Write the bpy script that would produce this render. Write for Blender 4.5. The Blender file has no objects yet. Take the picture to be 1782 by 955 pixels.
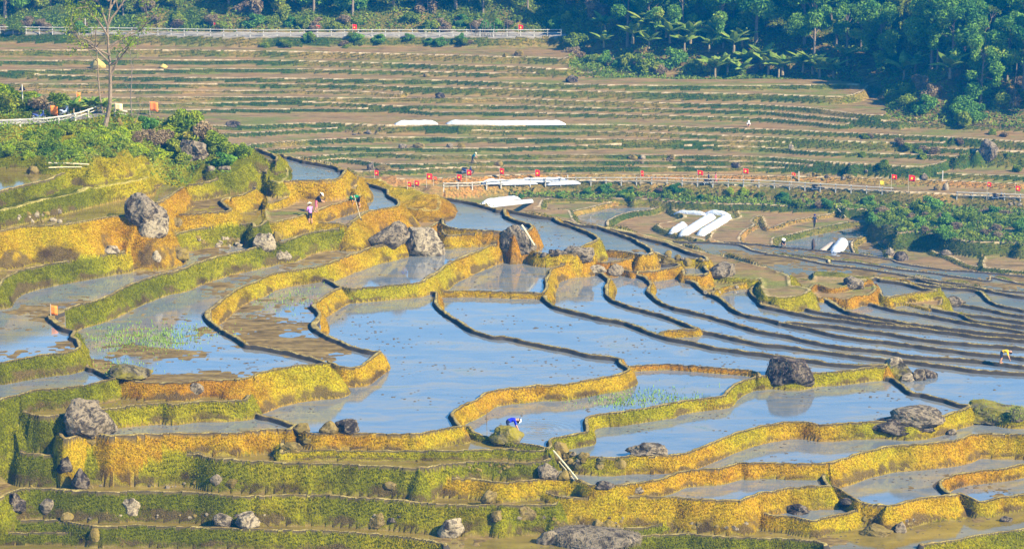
import bpy, bmesh, math, random
import numpy as np
from mathutils import Vector, Matrix, noise as mnoise

# ------------------------------------------------------------------ camera, sky, sun, exposure
FPX=4700.0; PITCH=math.radians(12.5); CAMZ=80.0
CP,SP=math.cos(PITCH),math.sin(PITCH)
scene=bpy.context.scene
col=scene.collection
cam_d=bpy.data.cameras.new('camera'); cam=bpy.data.objects.new('camera',cam_d); col.objects.link(cam)
cam.location=(0,0,CAMZ); cam.rotation_euler=(math.pi/2-PITCH,0,0)
cam_d.sensor_width=36; cam_d.lens=36*FPX/1782.0; cam_d.clip_start=1; cam_d.clip_end=3000
scene.camera=cam
SUN_EL=math.radians(35); SUN_AZ=math.radians(122)      # azimuth clockwise from +Y (view direction)
world=bpy.data.worlds.new('World'); scene.world=world; world.use_nodes=True
wn=world.node_tree.nodes; wl=world.node_tree.links
bg=wn['Background']; sky=wn.new('ShaderNodeTexSky'); sky.sky_type='NISHITA'; sky.sun_disc=False
sky.sun_elevation=SUN_EL; sky.sun_rotation=SUN_AZ; sky.altitude=800; sky.air_density=1.3; sky.dust_density=0.6; sky.ozone_density=3.0
hs=wn.new('ShaderNodeHueSaturation'); hs.inputs['Saturation'].default_value=1.35; wl.new(sky.outputs[0],hs.inputs['Color']); wl.new(hs.outputs[0],bg.inputs[0]); bg.inputs[1].default_value=0.105
sun_d=bpy.data.lights.new('sun','SUN'); sun=bpy.data.objects.new('sun',sun_d); col.objects.link(sun)
sun_d.energy=5.0; sun_d.angle=math.radians(0.5); sun_d.color=(1.0,0.88,0.66)
sdir=Vector((math.sin(SUN_AZ)*math.cos(SUN_EL),math.cos(SUN_AZ)*math.cos(SUN_EL),math.sin(SUN_EL)))
sun.rotation_euler=sdir.to_track_quat('Z','Y').to_euler()
scene.view_settings.view_transform='Standard'; scene.view_settings.look='None'
scene.view_settings.exposure=1.42; scene.view_settings.gamma=1.0
HAZE_DENSITY=0.00040; HAZE_COL=(0.0,0.36,1.0)
rnd=random.Random(7)

# ------------------------------------------------------------------ helpers
def ray(px,py):
    a=(px-891.0)/FPX; b=(477.5-py)/FPX
    return np.array([a, CP+b*SP, -SP+b*CP])
def at_z(px,py,zrel):
    d=ray(px,py); t=zrel/d[2]; return Vector((d[0]*t,d[1]*t,CAMZ+zrel))
def proj(X,Y,Zrel):
    d=Y*CP-Zrel*SP; v=Y*SP+Zrel*CP
    return 891.0+FPX*X/d, 477.5-FPX*v/d
def tag(o,label=None,cat=None,group=None,kind=None):
    if label: o['label']=label
    if cat: o['category']=cat
    if group: o['group']=group
    if kind: o['kind']=kind
    return o
def link(o,parent=None):
    col.objects.link(o)
    if parent: o.parent=parent
    return o
def empty(name,loc,rz=0.0,scale=1.0):
    o=bpy.data.objects.new(name,None); o.location=loc; o.rotation_euler=(0,0,rz); o.scale=(scale,)*3
    o.empty_display_size=0.3
    return link(o)
def mesh_obj(name,verts,faces,mats,parent=None,smooth=False,mi=None):
    me=bpy.data.meshes.new(name); me.from_pydata([tuple(v) for v in verts],[],[tuple(f) for f in faces]); 
    for m in (mats if isinstance(mats,(list,tuple)) else [mats]): me.materials.append(m)
    if mi is not None: me.polygons.foreach_set('material_index',mi)
    if smooth: me.polygons.foreach_set('use_smooth',[True]*len(me.polygons))
    me.update(); return link(bpy.data.objects.new(name,me),parent)
def copy_tree(o,parent=None):
    c=o.copy(); col.objects.link(c)
    if parent is not None: c.parent=parent
    for ch in o.children: copy_tree(ch,c)
    return c
class MB:
    """collects shapes into one mesh"""
    def __init__(s): s.v=[]; s.f=[]; s.m=[]
    def add(s,vs,fs,mi=0):
        n=len(s.v); s.v+= [tuple(v) for v in vs]; s.f+=[tuple(i+n for i in f) for f in fs]; s.m+=[mi]*len(fs)
    def box(s,c,d,rz=0.0,mi=0,top=1.0,M=None):
        hx,hy,hz=d[0]/2,d[1]/2,d[2]/2; vs=[]
        for z,k in ((-hz,1.0),(hz,top)):
            for x,y in ((-hx,-hy),(hx,-hy),(hx,hy),(-hx,hy)):
                x2,y2=x*k,y*k
                X=x2*math.cos(rz)-y2*math.sin(rz); Y=x2*math.sin(rz)+y2*math.cos(rz)
                v=Vector((X,Y,z)); 
                if M: v=M@v
                vs.append(v+Vector(c))
        s.add(vs,[(3,2,1,0),(4,5,6,7),(0,1,5,4),(1,2,6,5),(2,3,7,6),(3,0,4,7)],mi)
    def tube(s,pts,rad,n=8,mi=0,cap=True):
        pts=[Vector(p) for p in pts]; 
        if not isinstance(rad,(list,tuple)): rad=[rad]*len(pts)
        vs=[]; prev=None
        for i,p in enumerate(pts):
            d=(pts[min(i+1,len(pts)-1)]-pts[max(i-1,0)])
            d=d.normalized() if d.length>1e-6 else Vector((0,0,1))
            a=d.cross(Vector((0.13,0.9,0.21))) if prev is None else prev-d*prev.dot(d)
            if a.length<1e-4: a=d.cross(Vector((1,0,0)))
            a.normalize(); prev=a; b=d.cross(a)
            for k in range(n):
                t=2*math.pi*k/n; vs.append(p+(a*math.cos(t)+b*math.sin(t))*rad[i])
        fs=[]
        for i in range(len(pts)-1):
            for k in range(n):
                k2=(k+1)%n; fs.append((i*n+k,i*n+k2,(i+1)*n+k2,(i+1)*n+k))
        if cap: fs.append(tuple(range(n-1,-1,-1))); fs.append(tuple((len(pts)-1)*n+k for k in range(n)))
        s.add(vs,fs,mi)
    def blob(s,c,r,n=10,m=7,mi=0,sc=(1,1,1),amp=0.0,seed=0,M=None):
        vs=[];fs=[]
        for j in range(m+1):
            ph=math.pi*j/m
            for i in range(n):
                th=2*math.pi*i/n
                v=Vector((math.sin(ph)*math.cos(th),math.sin(ph)*math.sin(th),math.cos(ph)))
                k=1+amp*mnoise.noise(v*1.7+Vector((seed*3.1,seed*1.7,seed)))
                v=Vector((v.x*sc[0],v.y*sc[1],v.z*sc[2]))*r*k
                if M: v=M@v
                vs.append(v+Vector(c))
        for j in range(m):
            for i in range(n):
                i2=(i+1)%n; fs.append((j*n+i,(j+1)*n+i,(j+1)*n+i2,j*n+i2))
        s.add(vs,fs,mi)
    def build(s,name,mats,parent=None,smooth=False):
        return mesh_obj(name,s.v,s.f,mats,parent,smooth,s.m)
# ------------------------------------------------------------------ materials
def new_mat(name):
    m=bpy.data.materials.new(name); m.use_nodes=True; nt=m.node_tree; b=nt.nodes['Principled BSDF']; b.inputs['Specular IOR Level'].default_value=0.06; return m,nt,b
def N(nt,t,**k):
    n=nt.nodes.new(t)
    for a,v in k.items():
        if a.startswith('i_'):
            key=a[2:]; key=int(key) if key.isdigit() else key
            n.inputs[key].default_value=v
        else: setattr(n,a,v)
    return n
def ramp(nt,fac,stops):
    r=nt.nodes.new('ShaderNodeValToRGB'); e=r.color_ramp.elements
    while len(e)<len(stops): e.new(0.5)
    for i,(p,c) in enumerate(stops):
        e[i].position=p; e[i].color=(c[0],c[1],c[2],1) if isinstance(c,(tuple,list)) else (c,c,c,1)
    nt.links.new(fac,r.inputs[0]); return r.outputs[0]
def mix(nt,f,a,b,mode='MIX'):
    m=nt.nodes.new('ShaderNodeMix'); m.data_type='RGBA'; m.blend_type=mode
    for inp,v in ((m.inputs[0],f),(m.inputs[6],a),(m.inputs[7],b)):
        if hasattr(v,'links'): nt.links.new(v,inp)
        elif isinstance(v,(tuple,list)): inp.default_value=(v[0],v[1],v[2],1)
        else: inp.default_value=v
    return m.outputs[2]
def mth(nt,op,a,b=None,c=None,clamp=False):
    m=nt.nodes.new('ShaderNodeMath'); m.operation=op; m.use_clamp=clamp
    for i,v in enumerate((a,b,c)):
        if v is None: continue
        if hasattr(v,'links'): nt.links.new(v,m.inputs[i])
        else: m.inputs[i].default_value=v
    return m.outputs[0]
def noise_n(nt,scale,detail=4,rough=0.55,vec=None,dist=0.0):
    n=nt.nodes.new('ShaderNodeTexNoise'); n.inputs['Scale'].default_value=scale; n.inputs['Detail'].default_value=detail
    n.inputs['Roughness'].default_value=rough; n.inputs['Distortion'].default_value=dist
    if vec is not None: nt.links.new(vec,n.inputs['Vector'])
    return n.outputs[0]
def wpos(nt,scale=(1,1,1),obj=False):
    if obj:
        t=nt.nodes.new('ShaderNodeTexCoord'); o=t.outputs['Object']
    else:
        g=nt.nodes.new('ShaderNodeNewGeometry'); o=g.outputs['Position']
    mp=nt.nodes.new('ShaderNodeMapping'); mp.inputs['Scale'].default_value=scale; nt.links.new(o,mp.inputs[0]); return mp.outputs[0]
def simple(name,c,rough=0.7,var=0.0,scale=5.0,bump=0.0,metal=0.0,trans=None):
    m,nt,b=new_mat(name); b.inputs['Roughness'].default_value=rough; b.inputs['Metallic'].default_value=metal
    if var>0:
        n=noise_n(nt,scale,5,0.6,wpos(nt,obj=True)); 
        cc=ramp(nt,n,[(0.25,tuple(x*(1-var) for x in c)),(0.75,tuple(min(1,x*(1+var)) for x in c))]); nt.links.new(cc,b.inputs['Base Color'])
        if bump:
            bp=N(nt,'ShaderNodeBump'); bp.inputs['Strength'].default_value=bump; bp.inputs['Distance'].default_value=0.05
            nt.links.new(n,bp.inputs['Height']); nt.links.new(bp.outputs[0],b.inputs['Normal'])
    else: b.inputs['Base Color'].default_value=(c[0],c[1],c[2],1)
    return m
def leaf_mat(name,c1,c2,scale=0.6,dry=None):
    m,nt,b=new_mat(name); b.inputs['Roughness'].default_value=0.55
    n=noise_n(nt,scale,3,0.6,wpos(nt))
    stops=[(0.32,c1),(0.62,c2)]
    if dry: stops.append((0.74,dry))
    cc=ramp(nt,n,stops)
    n2=noise_n(nt,7.0,2,0.6,wpos(nt)); cc=mix(nt,ramp(nt,n2,[(0.35,0.0),(0.65,1.0)]),mix(nt,1.0,cc,(0.55,0.55,0.55),'MULTIPLY'),cc)
    nt.links.new(cc,b.inputs['Base Color'])
    tr=N(nt,'ShaderNodeBsdfTranslucent'); nt.links.new(mix(nt,1.0,cc,(1.0,1.05,0.5),'MULTIPLY'),tr.inputs[0])
    ms=N(nt,'ShaderNodeMixShader'); ms.inputs[0].default_value=0.3
    nt.links.new(b.outputs[0],ms.inputs[1]); nt.links.new(tr.outputs[0],ms.inputs[2]); nt.links.new(ms.outputs[0],nt.nodes['Material Output'].inputs[0])
    return m
# ------------------------------------------------------------------ rims of the paddies, traced on the photograph (pixels)
LINES={}
LINES['R1']=[(0,637.1),(57.6,626.6),(86.4,622.7),(112.6,620.1),(130.9,614.8),(140.1,608.3),(138.7,597.8),(128.3,589.9),(132.2,581.6),(112.6,575.5),(99.5,566.4),(90.3,555.9),(112.6,545.4),(130.9,538.1),(183.2,523.2),(227.7,500.9),(277.5,483.1),(308.9,476.9),(335.1,466.4),(366.5,456),(387.4,449.4),(418.8,442.9),(445,435.8),(455.7,432.4),(479.3,426.4),(492.4,426.4),(510.7,420.6),(526.4,414.1),(549.9,408.8),(570.9,404.9),(597.1,402.8),(623.2,400.2),(639,402.8),(649.4,412.8)]
LINES['S1']=[(0,702),(31.4,693.4),(65.4,685),(104.7,681.6),(157.1,674.2),(183.2,669),(209.4,663.8)]
LINES['S1d']=[(134.8,612.2),(146.6,631.8),(157.1,644.4),(167.5,647),(183.2,654.9),(199,662.2),(212,664.3)]
LINES['RA']=[(209.4,663.8),(222.5,668.5),(251.3,670.6),(288,672.4),(322,672.4),(348.2,667.2),(418.8,665.9),(445,659.3),(450.5,655.4),(466.2,651.5),(492.4,645.4),(531.6,640.2),(560.4,637.6),(576.1,637.6)]
LINES['RAB']=[(576.1,637.6),(563,633.1),(536.9,624),(513.3,618.7),(476.6,610.9),(440,605.7),(429.3,604.3),(416.2,592.6),(387.4,576.9),(365.2,559.8),(361.8,552),(365.2,545.4),(377,537.6),(397.9,519.3),(424.1,503.6),(450,494.4),(466.2,485.2),(492.4,478.2),(526.4,473),(570.9,463.8),(607.5,449.4),(649.4,435),(675.6,429.8),(686.1,424.6),(696.5,423.2),(701.8,418)]
LINES['RB']=[(576.1,637.6),(589.2,643.6),(607.5,645.4),(628.5,643.6),(644.2,631.8),(662.5,618.7),(669.1,617.4),(644.2,614.8),(610.2,605.7),(586.6,595.2),(563,584.7),(546,570.3),(557.8,555.9),(557.8,548.1),(547.3,536.3),(560.4,524.5),(573.5,516.6),(595.8,504.1)]
LINES['BRk']=[(552.6,467.2),(552.6,486.5),(570.9,490.5),(586.6,498.8),(595.8,504.1)]
LINES['RRk']=[(595.8,504.1),(612.8,507.5),(649.4,504.9),(701.8,499.6),(728,497),(748.9,487.9),(764.6,481.3),(741,488.7),(764.6,476.9),(780.3,465.1),(801.3,454.7),(832.7,441.6),(858.8,431.1),(874.6,428.5),(885,420.6)]
LINES['RS2']=[(10.5,699.4),(28.8,715.6),(44.5,726.1),(86.4,730),(170.2,719.5),(209.4,714.3),(282.7,707.7),(301,709.8),(340.3,705.1),(392.7,704.3),(429.3,700.4),(435.9,689.4),(429.3,681.6),(416.2,676.3),(408.4,665.3)]
LINES['S3C']=[(435.9,689.4),(447.9,723.3),(474,730.7),(500.2,739),(517.2,744.3)]
LINES['S3F']=[(52.4,746.9),(96.9,750.8),(109.9,767.8),(157.1,760),(193.7,763.9),(235.6,762.6),(288,760.5),(353.4,758.7),(400.5,760),(445,756),(455.7,754.2),(484.5,752.1),(505.4,753.4),(515.9,746.9),(517.2,744.3)]
LINES['U1']=[(0,750),(39.3,747.4),(68.1,747.4)]
LINES['RS2b']=[(44.5,726.1),(55,728.6),(68.1,748.2)]
LINES['CF']=[(517.2,744.3),(530.3,757.4),(555.2,760.5),(586.6,759.2),(628.5,760),(701.8,761.3),(728,760.5),(754.1,756),(780.3,750.8),(806.5,747.7),(814.3,747.4)]
LINES['RC']=[(814.3,747.4),(803.9,745.6),(796,739),(789.5,727.3),(793.4,720.7),(806.5,712.9),(818.3,705),(806.5,713),(827.4,702.5),(848.4,689.4),(869.3,684.2),(885,681),(906.2,679.5),(932.4,676.3),(984.7,674.2),(1026.6,667.2),(1063.2,660.6),(1086.8,654.1),(1096,648.8),(1093.4,642.8),(1086.8,638.4),(1082.9,634.5),(1082.9,629.2),(1063.2,625.3),(1029.2,621.4),(1016.1,618.7),(984.7,610.9),(929.7,600.4),(906.2,595.2),(880,589.9),(858.8,588.6),(824.8,578.2),(801.3,563.8),(769.8,542.8),(762,532.4),(761.5,514),(751.5,510.9),(741,503.6),(738.4,493.6)]
LINES['DF']=[(814.3,747.4),(822.2,758.7),(848.4,767),(871.9,770.4),(885.2,774.4),(914,777.8),(937.6,782.2),(955.9,786.7),(961.2,780.9),(958.5,771.8)]
LINES['RD1']=[(958.5,771.8),(963.8,767.8),(989.9,763.9),(1016.1,758.7),(1024,754.7),(1022.7,739),(1026.6,731.2),(1063.2,723.3),(1128.7,716.8),(1168,710.2),(1063.2,724.8),(1102.5,720.8),(1141.8,713),(1194.1,702.5),(1233.4,697.3),(1262.2,693.4),(1272.7,681.6),(1288.4,671.1),(1309.3,663.2),(1325,659.3),(1347.7,658),(1379.1,660.6),(1418.4,654.1),(1449.8,652.8),(1476,650.2),(1515.2,644.9),(1541.4,642.8),(1546.7,637.1)]
LINES['DD']=[(1093.4,642.8),(1162.7,639.7),(1220.3,643.6),(1272.7,647.5),(1314.6,652.3),(1319.8,660.6)]
LINES['DB']=[(761.5,511.9),(796,511.9),(832.7,511.4),(885,513.2),(895.7,514),(914,514),(946.8,515.3)]
LINES['N1']=[(946.8,515.3),(946.8,519.3),(955.9,529.7),(969,537.6),(1010.9,548.1),(1042.3,555.9),(1079,562.5),(1110.4,571.6),(1131.3,580.8),(1162.7,591.3),(1194.1,596.5),(1246.5,608.3),(1285.8,613.5),(1325,618.7),(1352.9,622.7),(1384.4,627.1),(1418.4,630.5),(1449.8,635.8),(1489.1,638.4),(1538.8,639.2),(1546.7,637.1)]
LINES['DU']=[(946.8,515.3),(954.6,503.6),(953.3,493.1),(958.5,480),(958.5,475.6),(963.8,470.4),(984.7,465.1),(1010.9,460.4),(1031.8,457.3)]
LINES['N2']=[(1010.9,460.4),(1017.4,475.6),(1037.1,478.2),(1050.2,480.8),(1060.6,488.7),(1061.9,490.5),(1058,500.9),(1058,511.4),(1063.2,521.9),(1079,529.7),(1102.5,537.6),(1136.5,546.8),(1168,555.9),(1194.1,566.4),(1215.1,574.8),(1222.9,579.5),(1246.5,583.4),(1285.8,592.6),(1325,601.2),(1371.3,606.2),(1413.2,612.2),(1462.9,618.7),(1515.2,625.3),(1538.8,627.9),(1554.5,629.7),(1572.8,630.5),(1646.1,639.7),(1698.5,647.5),(1782,652.8)]
LINES['N1q']=[(1153.6,581.6),(1153.6,588.4)]
LINES['N1r']=[(1152.3,587.3),(1153.6,582.6),(1168,580),(1194.1,578.2),(1221.6,576.9)]
LINES['N3']=[(1063.2,461.2),(1079,473),(1094.7,476.9),(1110.4,482.1),(1126.1,488.7),(1133.9,495.7),(1133.9,500.9),(1130,508.8),(1136.5,516.6),(1154.9,531),(1181,540.2),(1215.1,548.1),(1257,559.3),(1298.8,571.6),(1325,579),(1371.3,587.3),(1410.5,596.5),(1449.8,604.3),(1489.1,609.6),(1536.2,613.5),(1580.7,621.4),(1646.1,626.6),(1711.6,631.8),(1782,641)]
LINES['N4']=[(1188.9,482.1),(1191.5,489.2),(1209.8,495.7),(1220.3,504.9),(1233.4,514),(1251.7,520.6),(1267.4,532.4),(1283.1,545.4),(1309.3,553.3),(1330,557.2),(1371.3,567.7),(1410.5,575.5),(1449.8,584.7),(1489.1,591.3),(1541.4,597.8),(1604.3,605.7),(1646.1,610.9),(1698.5,617.4),(1737.8,621.4),(1782,626.6)]
LINES['N4b']=[(1358.2,565.1),(1379.1,564.3),(1410.5,567.7),(1436.7,569),(1489.1,575.5),(1541.4,582.1),(1593.8,591.3),(1646.1,597.8),(1698.5,601.7),(1782,608.3)]
LINES['N5']=[(1305.4,503.6),(1309.3,514),(1319.8,524.5),(1330,535),(1358.2,541.5),(1389.6,548.6),(1423.6,554.6),(1462.9,559.8),(1515.2,567.7),(1567.6,572.1),(1633,579),(1698.5,587.3),(1782,595.2)]
LINES['N6']=[(1332,516.6),(1347.7,518),(1360.8,527.1),(1384.4,536.3),(1431.5,546),(1462.9,552),(1489.1,556.4),(1531,563.2),(1580.7,570.3),(1633,579)]
LINES['N6b']=[(1419.7,518),(1441.9,525.8),(1457.7,535),(1476,545.4),(1499.5,551.2),(1531,557.2),(1567.6,563.2),(1630.4,571.6),(1698.5,580),(1729.9,582.6),(1782,586.8)]
LINES['N7']=[(1474.7,521.9),(1494.3,527.1),(1523.1,533.7),(1554.5,541.5),(1593.8,548.1),(1633,554.6),(1672.3,562.5),(1724.7,570.3),(1782,580.8)]
LINES['N8']=[(1536.2,520.6),(1567.6,527.1),(1593.8,532.4),(1620,538.9),(1659.2,546.8),(1680.2,553.3),(1688,559.1),(1719.4,564.3),(1782,571.6)]
LINES['N9']=[(1583.3,523.2),(1606.9,532.4),(1633,540.2),(1659.2,545.4),(1682.8,549.4),(1724.7,554.6),(1782,563.8)]
LINES['N10']=[(1637,533.7),(1667.1,532.4),(1698.5,537.6),(1737.8,545.4),(1782,553.3)]
LINES['O7']=[(908.8,407.5),(927.1,440.3),(948.1,445.5),(984.7,445.5),(1005.7,444.2),(1016.1,432.4),(1037.1,423.2),(1043.6,419.3),(1037.1,414.1),(1026.6,407.5),(997.8,397.1),(976.9,390.5),(966.4,382.7)]
LINES['O9']=[(1026.6,442.9),(1043.6,440.3),(1063.2,441),(1089.4,442.9),(1115.6,448.1),(1128.7,446.8),(1136.5,442.9),(1131.3,435),(1115.6,425.9),(1099.9,418),(1079,410.2),(1063.2,404.9),(1042.3,397.1)]
LINES['O8']=[(1031.8,457.3),(1047.5,462.5),(1063.2,461.2),(1084.2,457.3),(1107.7,450.7),(1131.3,448.1),(1144.4,445.5),(1136.5,442.9)]
LINES['V2']=[(1042.3,397.1),(1058,401),(1089.4,407.5),(1128.7,418),(1162.7,427.2),(1178.4,432.4),(1207.2,444.2),(1228.2,449.4),(1233.4,457.3),(1207.2,454.7),(1168,453.4),(1144.4,445.5)]
LINES['O10']=[(1144.4,445.5),(1152.3,462.5),(1168,462),(1183.7,463.8),(1185,466.7),(1157.5,473),(1128.7,476.9),(1094.7,476.9)]
LINES['O11']=[(1188.9,458.6),(1186.3,465.1),(1188.9,482.1),(1207.2,484.8),(1228.2,484.8),(1232.1,474.3),(1228.2,467.7),(1230.8,456)]
LINES['O12']=[(1188.9,486.5),(1194.1,483.1),(1230.8,482.1),(1246.5,482.1),(1272.7,484.8),(1298.8,486.1),(1311.9,487.4),(1322.4,486.5),(1309.3,493.1),(1285.8,496.2),(1259.6,500.4),(1233.4,514.6)]
LINES['O12b']=[(1322.4,486.5),(1325,495.7),(1309.3,504.9),(1305.4,507.5)]
LINES['O13']=[(1232.1,474.3),(1246.5,482.1)]
LINES['O14']=[(1332,480),(1347.7,474.8),(1371.3,478.7),(1376.5,497),(1373.9,499.6)]
LINES['O15']=[(1321.5,495.7),(1332,516.6)]
LINES['O16']=[(1373.9,497.8),(1394.8,499.6),(1410.5,504.9),(1402.7,511.4),(1384.4,516.6),(1360.8,518.7),(1347.7,518)]
LINES['O17']=[(1410.5,504.9),(1421,495.7),(1441.9,503),(1462.9,500.9),(1486.5,496.2),(1510,490.5),(1525.7,499.6),(1524.4,504.9),(1512.6,514),(1489.1,516.6),(1474.7,521.9),(1449.8,519.3),(1419.7,518),(1410.5,504.9)]
LINES['O18']=[(1462.9,480),(1499.5,485.2),(1531,490.5),(1567.6,494.4),(1593.8,500.9),(1620,507.5),(1637,507.5),(1620,510.9),(1593.8,514),(1575.5,516.6),(1557.1,519.3),(1536.2,520.6),(1524.4,504.9)]
LINES['O19']=[(1637,507.5),(1640.9,521.9),(1637,533.7),(1609.5,531),(1583.3,523.2)]
LINES['V3']=[(966.4,382.7),(1005.7,393.1),(1042.3,396.5),(1068.5,399.2),(1115.6,408.8),(1168,421.9),(1183.7,427.2),(1222.9,440.3),(1272.7,450.7),(1330,466.4),(1332,465.1),(1360.8,475.6),(1384.4,484.8),(1410.5,490),(1418.4,478.7),(1462.9,480),(1499.5,483.9),(1541.4,489.2),(1593.8,496.2),(1637,502.3),(1685.4,506.2),(1709,511.4),(1724.7,527.1),(1750.8,536.3),(1782,542.8)]
LINES['V4']=[(1332,453.4),(1347.7,461.2),(1384.4,470.4),(1410.5,479.5),(1462.9,483.5),(1515.2,488.7),(1515.2,482.6),(1554.5,487.9),(1593.8,487.9),(1633,498.3),(1685.4,500.4),(1724.7,508.8),(1782,519.3)]
LINES['V5']=[(1332,442.9),(1384.4,449.4),(1444.6,461.2),(1515.2,470.4),(1567.6,478.2),(1633,488.7),(1567.6,478.7),(1633,490.5),(1685.4,495.7),(1711.6,503.6),(1782,508.8)]
LINES['V6']=[(1444.6,453.4),(1489.1,457.3),(1554.5,467.7),(1620,475.6),(1685.4,484.8),(1719.4,488.7),(1719.4,481.3),(1782,495.7)]
LINES['V6a']=[(1444.6,453.4),(1444.6,461.2)]
LINES['Q1']=[(1056.7,390.5),(1063.2,397.1),(1089.4,400.2),(1115.6,407.5),(1154.9,418),(1188.9,421.9),(1246.5,423.2),(1288.4,427.2),(1311.9,436.3),(1330,440.3),(1332,440.3),(1358.2,442.9),(1410.5,446.8),(1444.6,453.4)]
LINES['Q0']=[(1141.8,390.5),(1149.6,397.1),(1162.7,402.3),(1181,407.5),(1207.2,414.1),(1246.5,420.6),(1288.4,423.2),(1330,427.2),(1345.1,429),(1358.2,430.3),(1410.5,435),(1489.1,442.9),(1554.5,453.4),(1562.4,457.3),(1593.8,462.5),(1646.1,470.4),(1711.6,474.3),(1782,482.1)]
LINES['M0']=[(945.4,346),(942.8,357.8),(927.1,363),(958.5,365.7),(989.9,365.7),(995.2,373.5),(997.8,381.4),(1005.7,387.9),(1037.1,397.1)]
LINES['M1']=[(995.2,373.5),(997.8,368.3),(1026.6,361.7),(1063.2,352.6),(1102.5,347.9),(1131.3,347.3),(1133.9,352.6),(1157.5,358.3)]
LINES['M2']=[(1157.5,358.3),(1131.3,367),(1105.1,369.6),(1079,376.1),(1060.6,385.3),(1056.7,390.5)]
LINES['M3']=[(1157.5,358.3),(1175.8,368.3),(1191.5,374.8),(1191.5,378.7),(1162.7,386.6),(1141.8,390.5)]
LINES['M3b']=[(1131.3,347.3),(1194.1,352.6),(1272.7,355.2),(1330,355.2),(1332,356.5),(1384.4,358.3),(1460.3,359.1),(1473.4,363)]
LINES['M4']=[(1309.3,425.9),(1293.6,423.2),(1288.4,418),(1288.4,410.2),(1298.8,399.7),(1314.6,391.8),(1309.3,384),(1325,376.1),(1337.2,397.1),(1371.3,386.6),(1410.5,378.7),(1449.8,371.7),(1473.4,363)]
LINES['M4b']=[(1233.4,418),(1238.6,404.9),(1259.6,386.6),(1287.1,378.7),(1283.1,368.3),(1272.7,355.2)]
LINES['M6']=[(1347.7,429.8),(1344.6,423.2),(1347.7,414.1),(1379.1,407.5),(1410.5,399.7),(1449.8,391.8),(1478.6,386.6),(1515.2,384.8),(1531,376.1),(1515.2,365.7),(1473.4,363)]
LINES['M7']=[(1489.1,442.9),(1483.8,431.1),(1486.5,420.6),(1502.2,412.8),(1520.5,410.2),(1541.4,407.5),(1593.8,403.6),(1627.8,407.5),(1659.2,415.4),(1698.5,420.6),(1782,423.2)]
LINES['M7a']=[(1515.2,384.8),(1549.3,394.5),(1567.6,397.1),(1554.5,407.5)]
LINES['M8']=[(1520.5,410.2),(1525.7,423.2),(1541.4,435),(1546.7,449.4)]
LINES['M9']=[(1567.6,428.5),(1583.3,436.3),(1601.6,446.8),(1606.9,458.6),(1604.3,465.7)]
LINES['M10']=[(1620,407.5),(1622.6,436.3),(1654,446.8),(1682.8,459.9),(1711.6,465.1),(1737.8,467.7),(1782,473)]
LINES['M11']=[(1656.6,440.3),(1711.6,446.8),(1709,457.3),(1711.6,465.1)]
LINES['M12']=[(1706.3,446.8),(1709,439),(1729.9,431.1),(1750.8,428.5),(1782,429)]
LINES['A0']=[(0,503.6),(10.5,488.7),(39.3,475.6),(78.5,466.4),(144,454.7),(183.2,448.1),(222.5,441.6),(256.5,431.1),(285.3,424.6),(301,420.6),(314.1,410.2),(366.5,400.2),(418.8,395),(439.8,394.5),(440,399.7),(455.7,397.1)]
LINES['A0x']=[(455.7,397.1),(445.2,410.2),(437.4,423.2),(455.7,432.4)]
LINES['A00']=[(0,407.5),(39.3,399.7),(78.5,397.1),(125.7,394.5),(157.1,387.9),(196.3,381.4),(222.5,380.1),(256.5,382.7),(277.5,376.1),(290.6,377.4),(327.2,377.4),(366.5,374.8),(392.7,373.5),(404.5,368.3),(387.4,355.2),(400.5,348.6),(421.5,344.7),(434.6,338.2),(450,331.6),(440,332.9)]
LINES['P20']=[(272.3,357.8),(277.5,376.1)]
LINES['W1']=[(0,338.2),(47.1,326.4),(86.4,317.2),(104.7,308.1),(125.7,301.5),(154.5,292.4),(183.2,287.1),(217.3,279.3),(251.3,272.7)]
LINES['W2']=[(0,368.3),(52.4,357.8),(125.7,339.5),(196.3,323.8),(251.3,315.9),(259.2,310.7)]
LINES['HL']=[(0,271.4),(31.4,272.7),(73.3,274),(86.4,289.7),(157.1,289.7),(167.5,279.3),(209.4,274),(251.3,272.7),(261.8,292.4),(259.2,310.7),(308.9,326.4),(324.6,327.2)]
LINES['X1']=[(324.6,327.2),(358.6,322.5),(377,317.2),(392.7,309.4),(418.8,306.8),(445,305.4),(455.7,302.8),(467.5,306.8),(467.5,313.3),(460.9,321.2),(440,332.9)]
LINES['X1l']=[(324.6,327.2),(282.7,355.2),(272.3,357.8)]
LINES['X2']=[(324.6,327.2),(337.7,305.4),(356,287.1),(366.5,300.2),(408.4,300.2),(424.1,287.1),(445,279.3),(440,281.9),(476.6,284.5),(479.3,287.1),(464.9,300.2),(467.5,306.8)]
LINES['HR']=[(445,260.9),(429.3,268.8),(434.6,279.3),(445,279.3)]
LINES['R0']=[(429.3,258.3),(445,260.9),(455.7,264.9),(479.3,272.7),(495,274),(531.6,283.2),(557.8,288.4),(578.7,292.4),(607.5,302.8),(623.2,309.4),(662.5,314.6),(683.5,326.4),(728,332.9),(754.1,344.7),(819.6,355.2),(869.3,368.3),(880,368.3),(932.4,378.7),(966.4,382.7)]
LINES['Y12']=[(479.3,272.7),(484.5,279.3),(479.3,287.1)]
LINES['Y3']=[(479.3,287.1),(497.6,292.4),(502.8,308.1),(492.4,319.8),(518.5,319.1),(557.8,318.5),(591.8,314.6),(602.3,302.8),(607.5,302.8)]
LINES['Y34']=[(467.5,313.3),(481.9,321.2),(492.4,319.8)]
LINES['Y4']=[(460.9,321.2),(466.2,355.2),(460.9,368.3),(468.8,386.6),(502.8,382.7),(544.7,370.9),(576.1,359.1),(607.5,349.9),(628.5,344.2),(620.6,331.6),(623.2,318.5),(623.2,309.4)]
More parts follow.
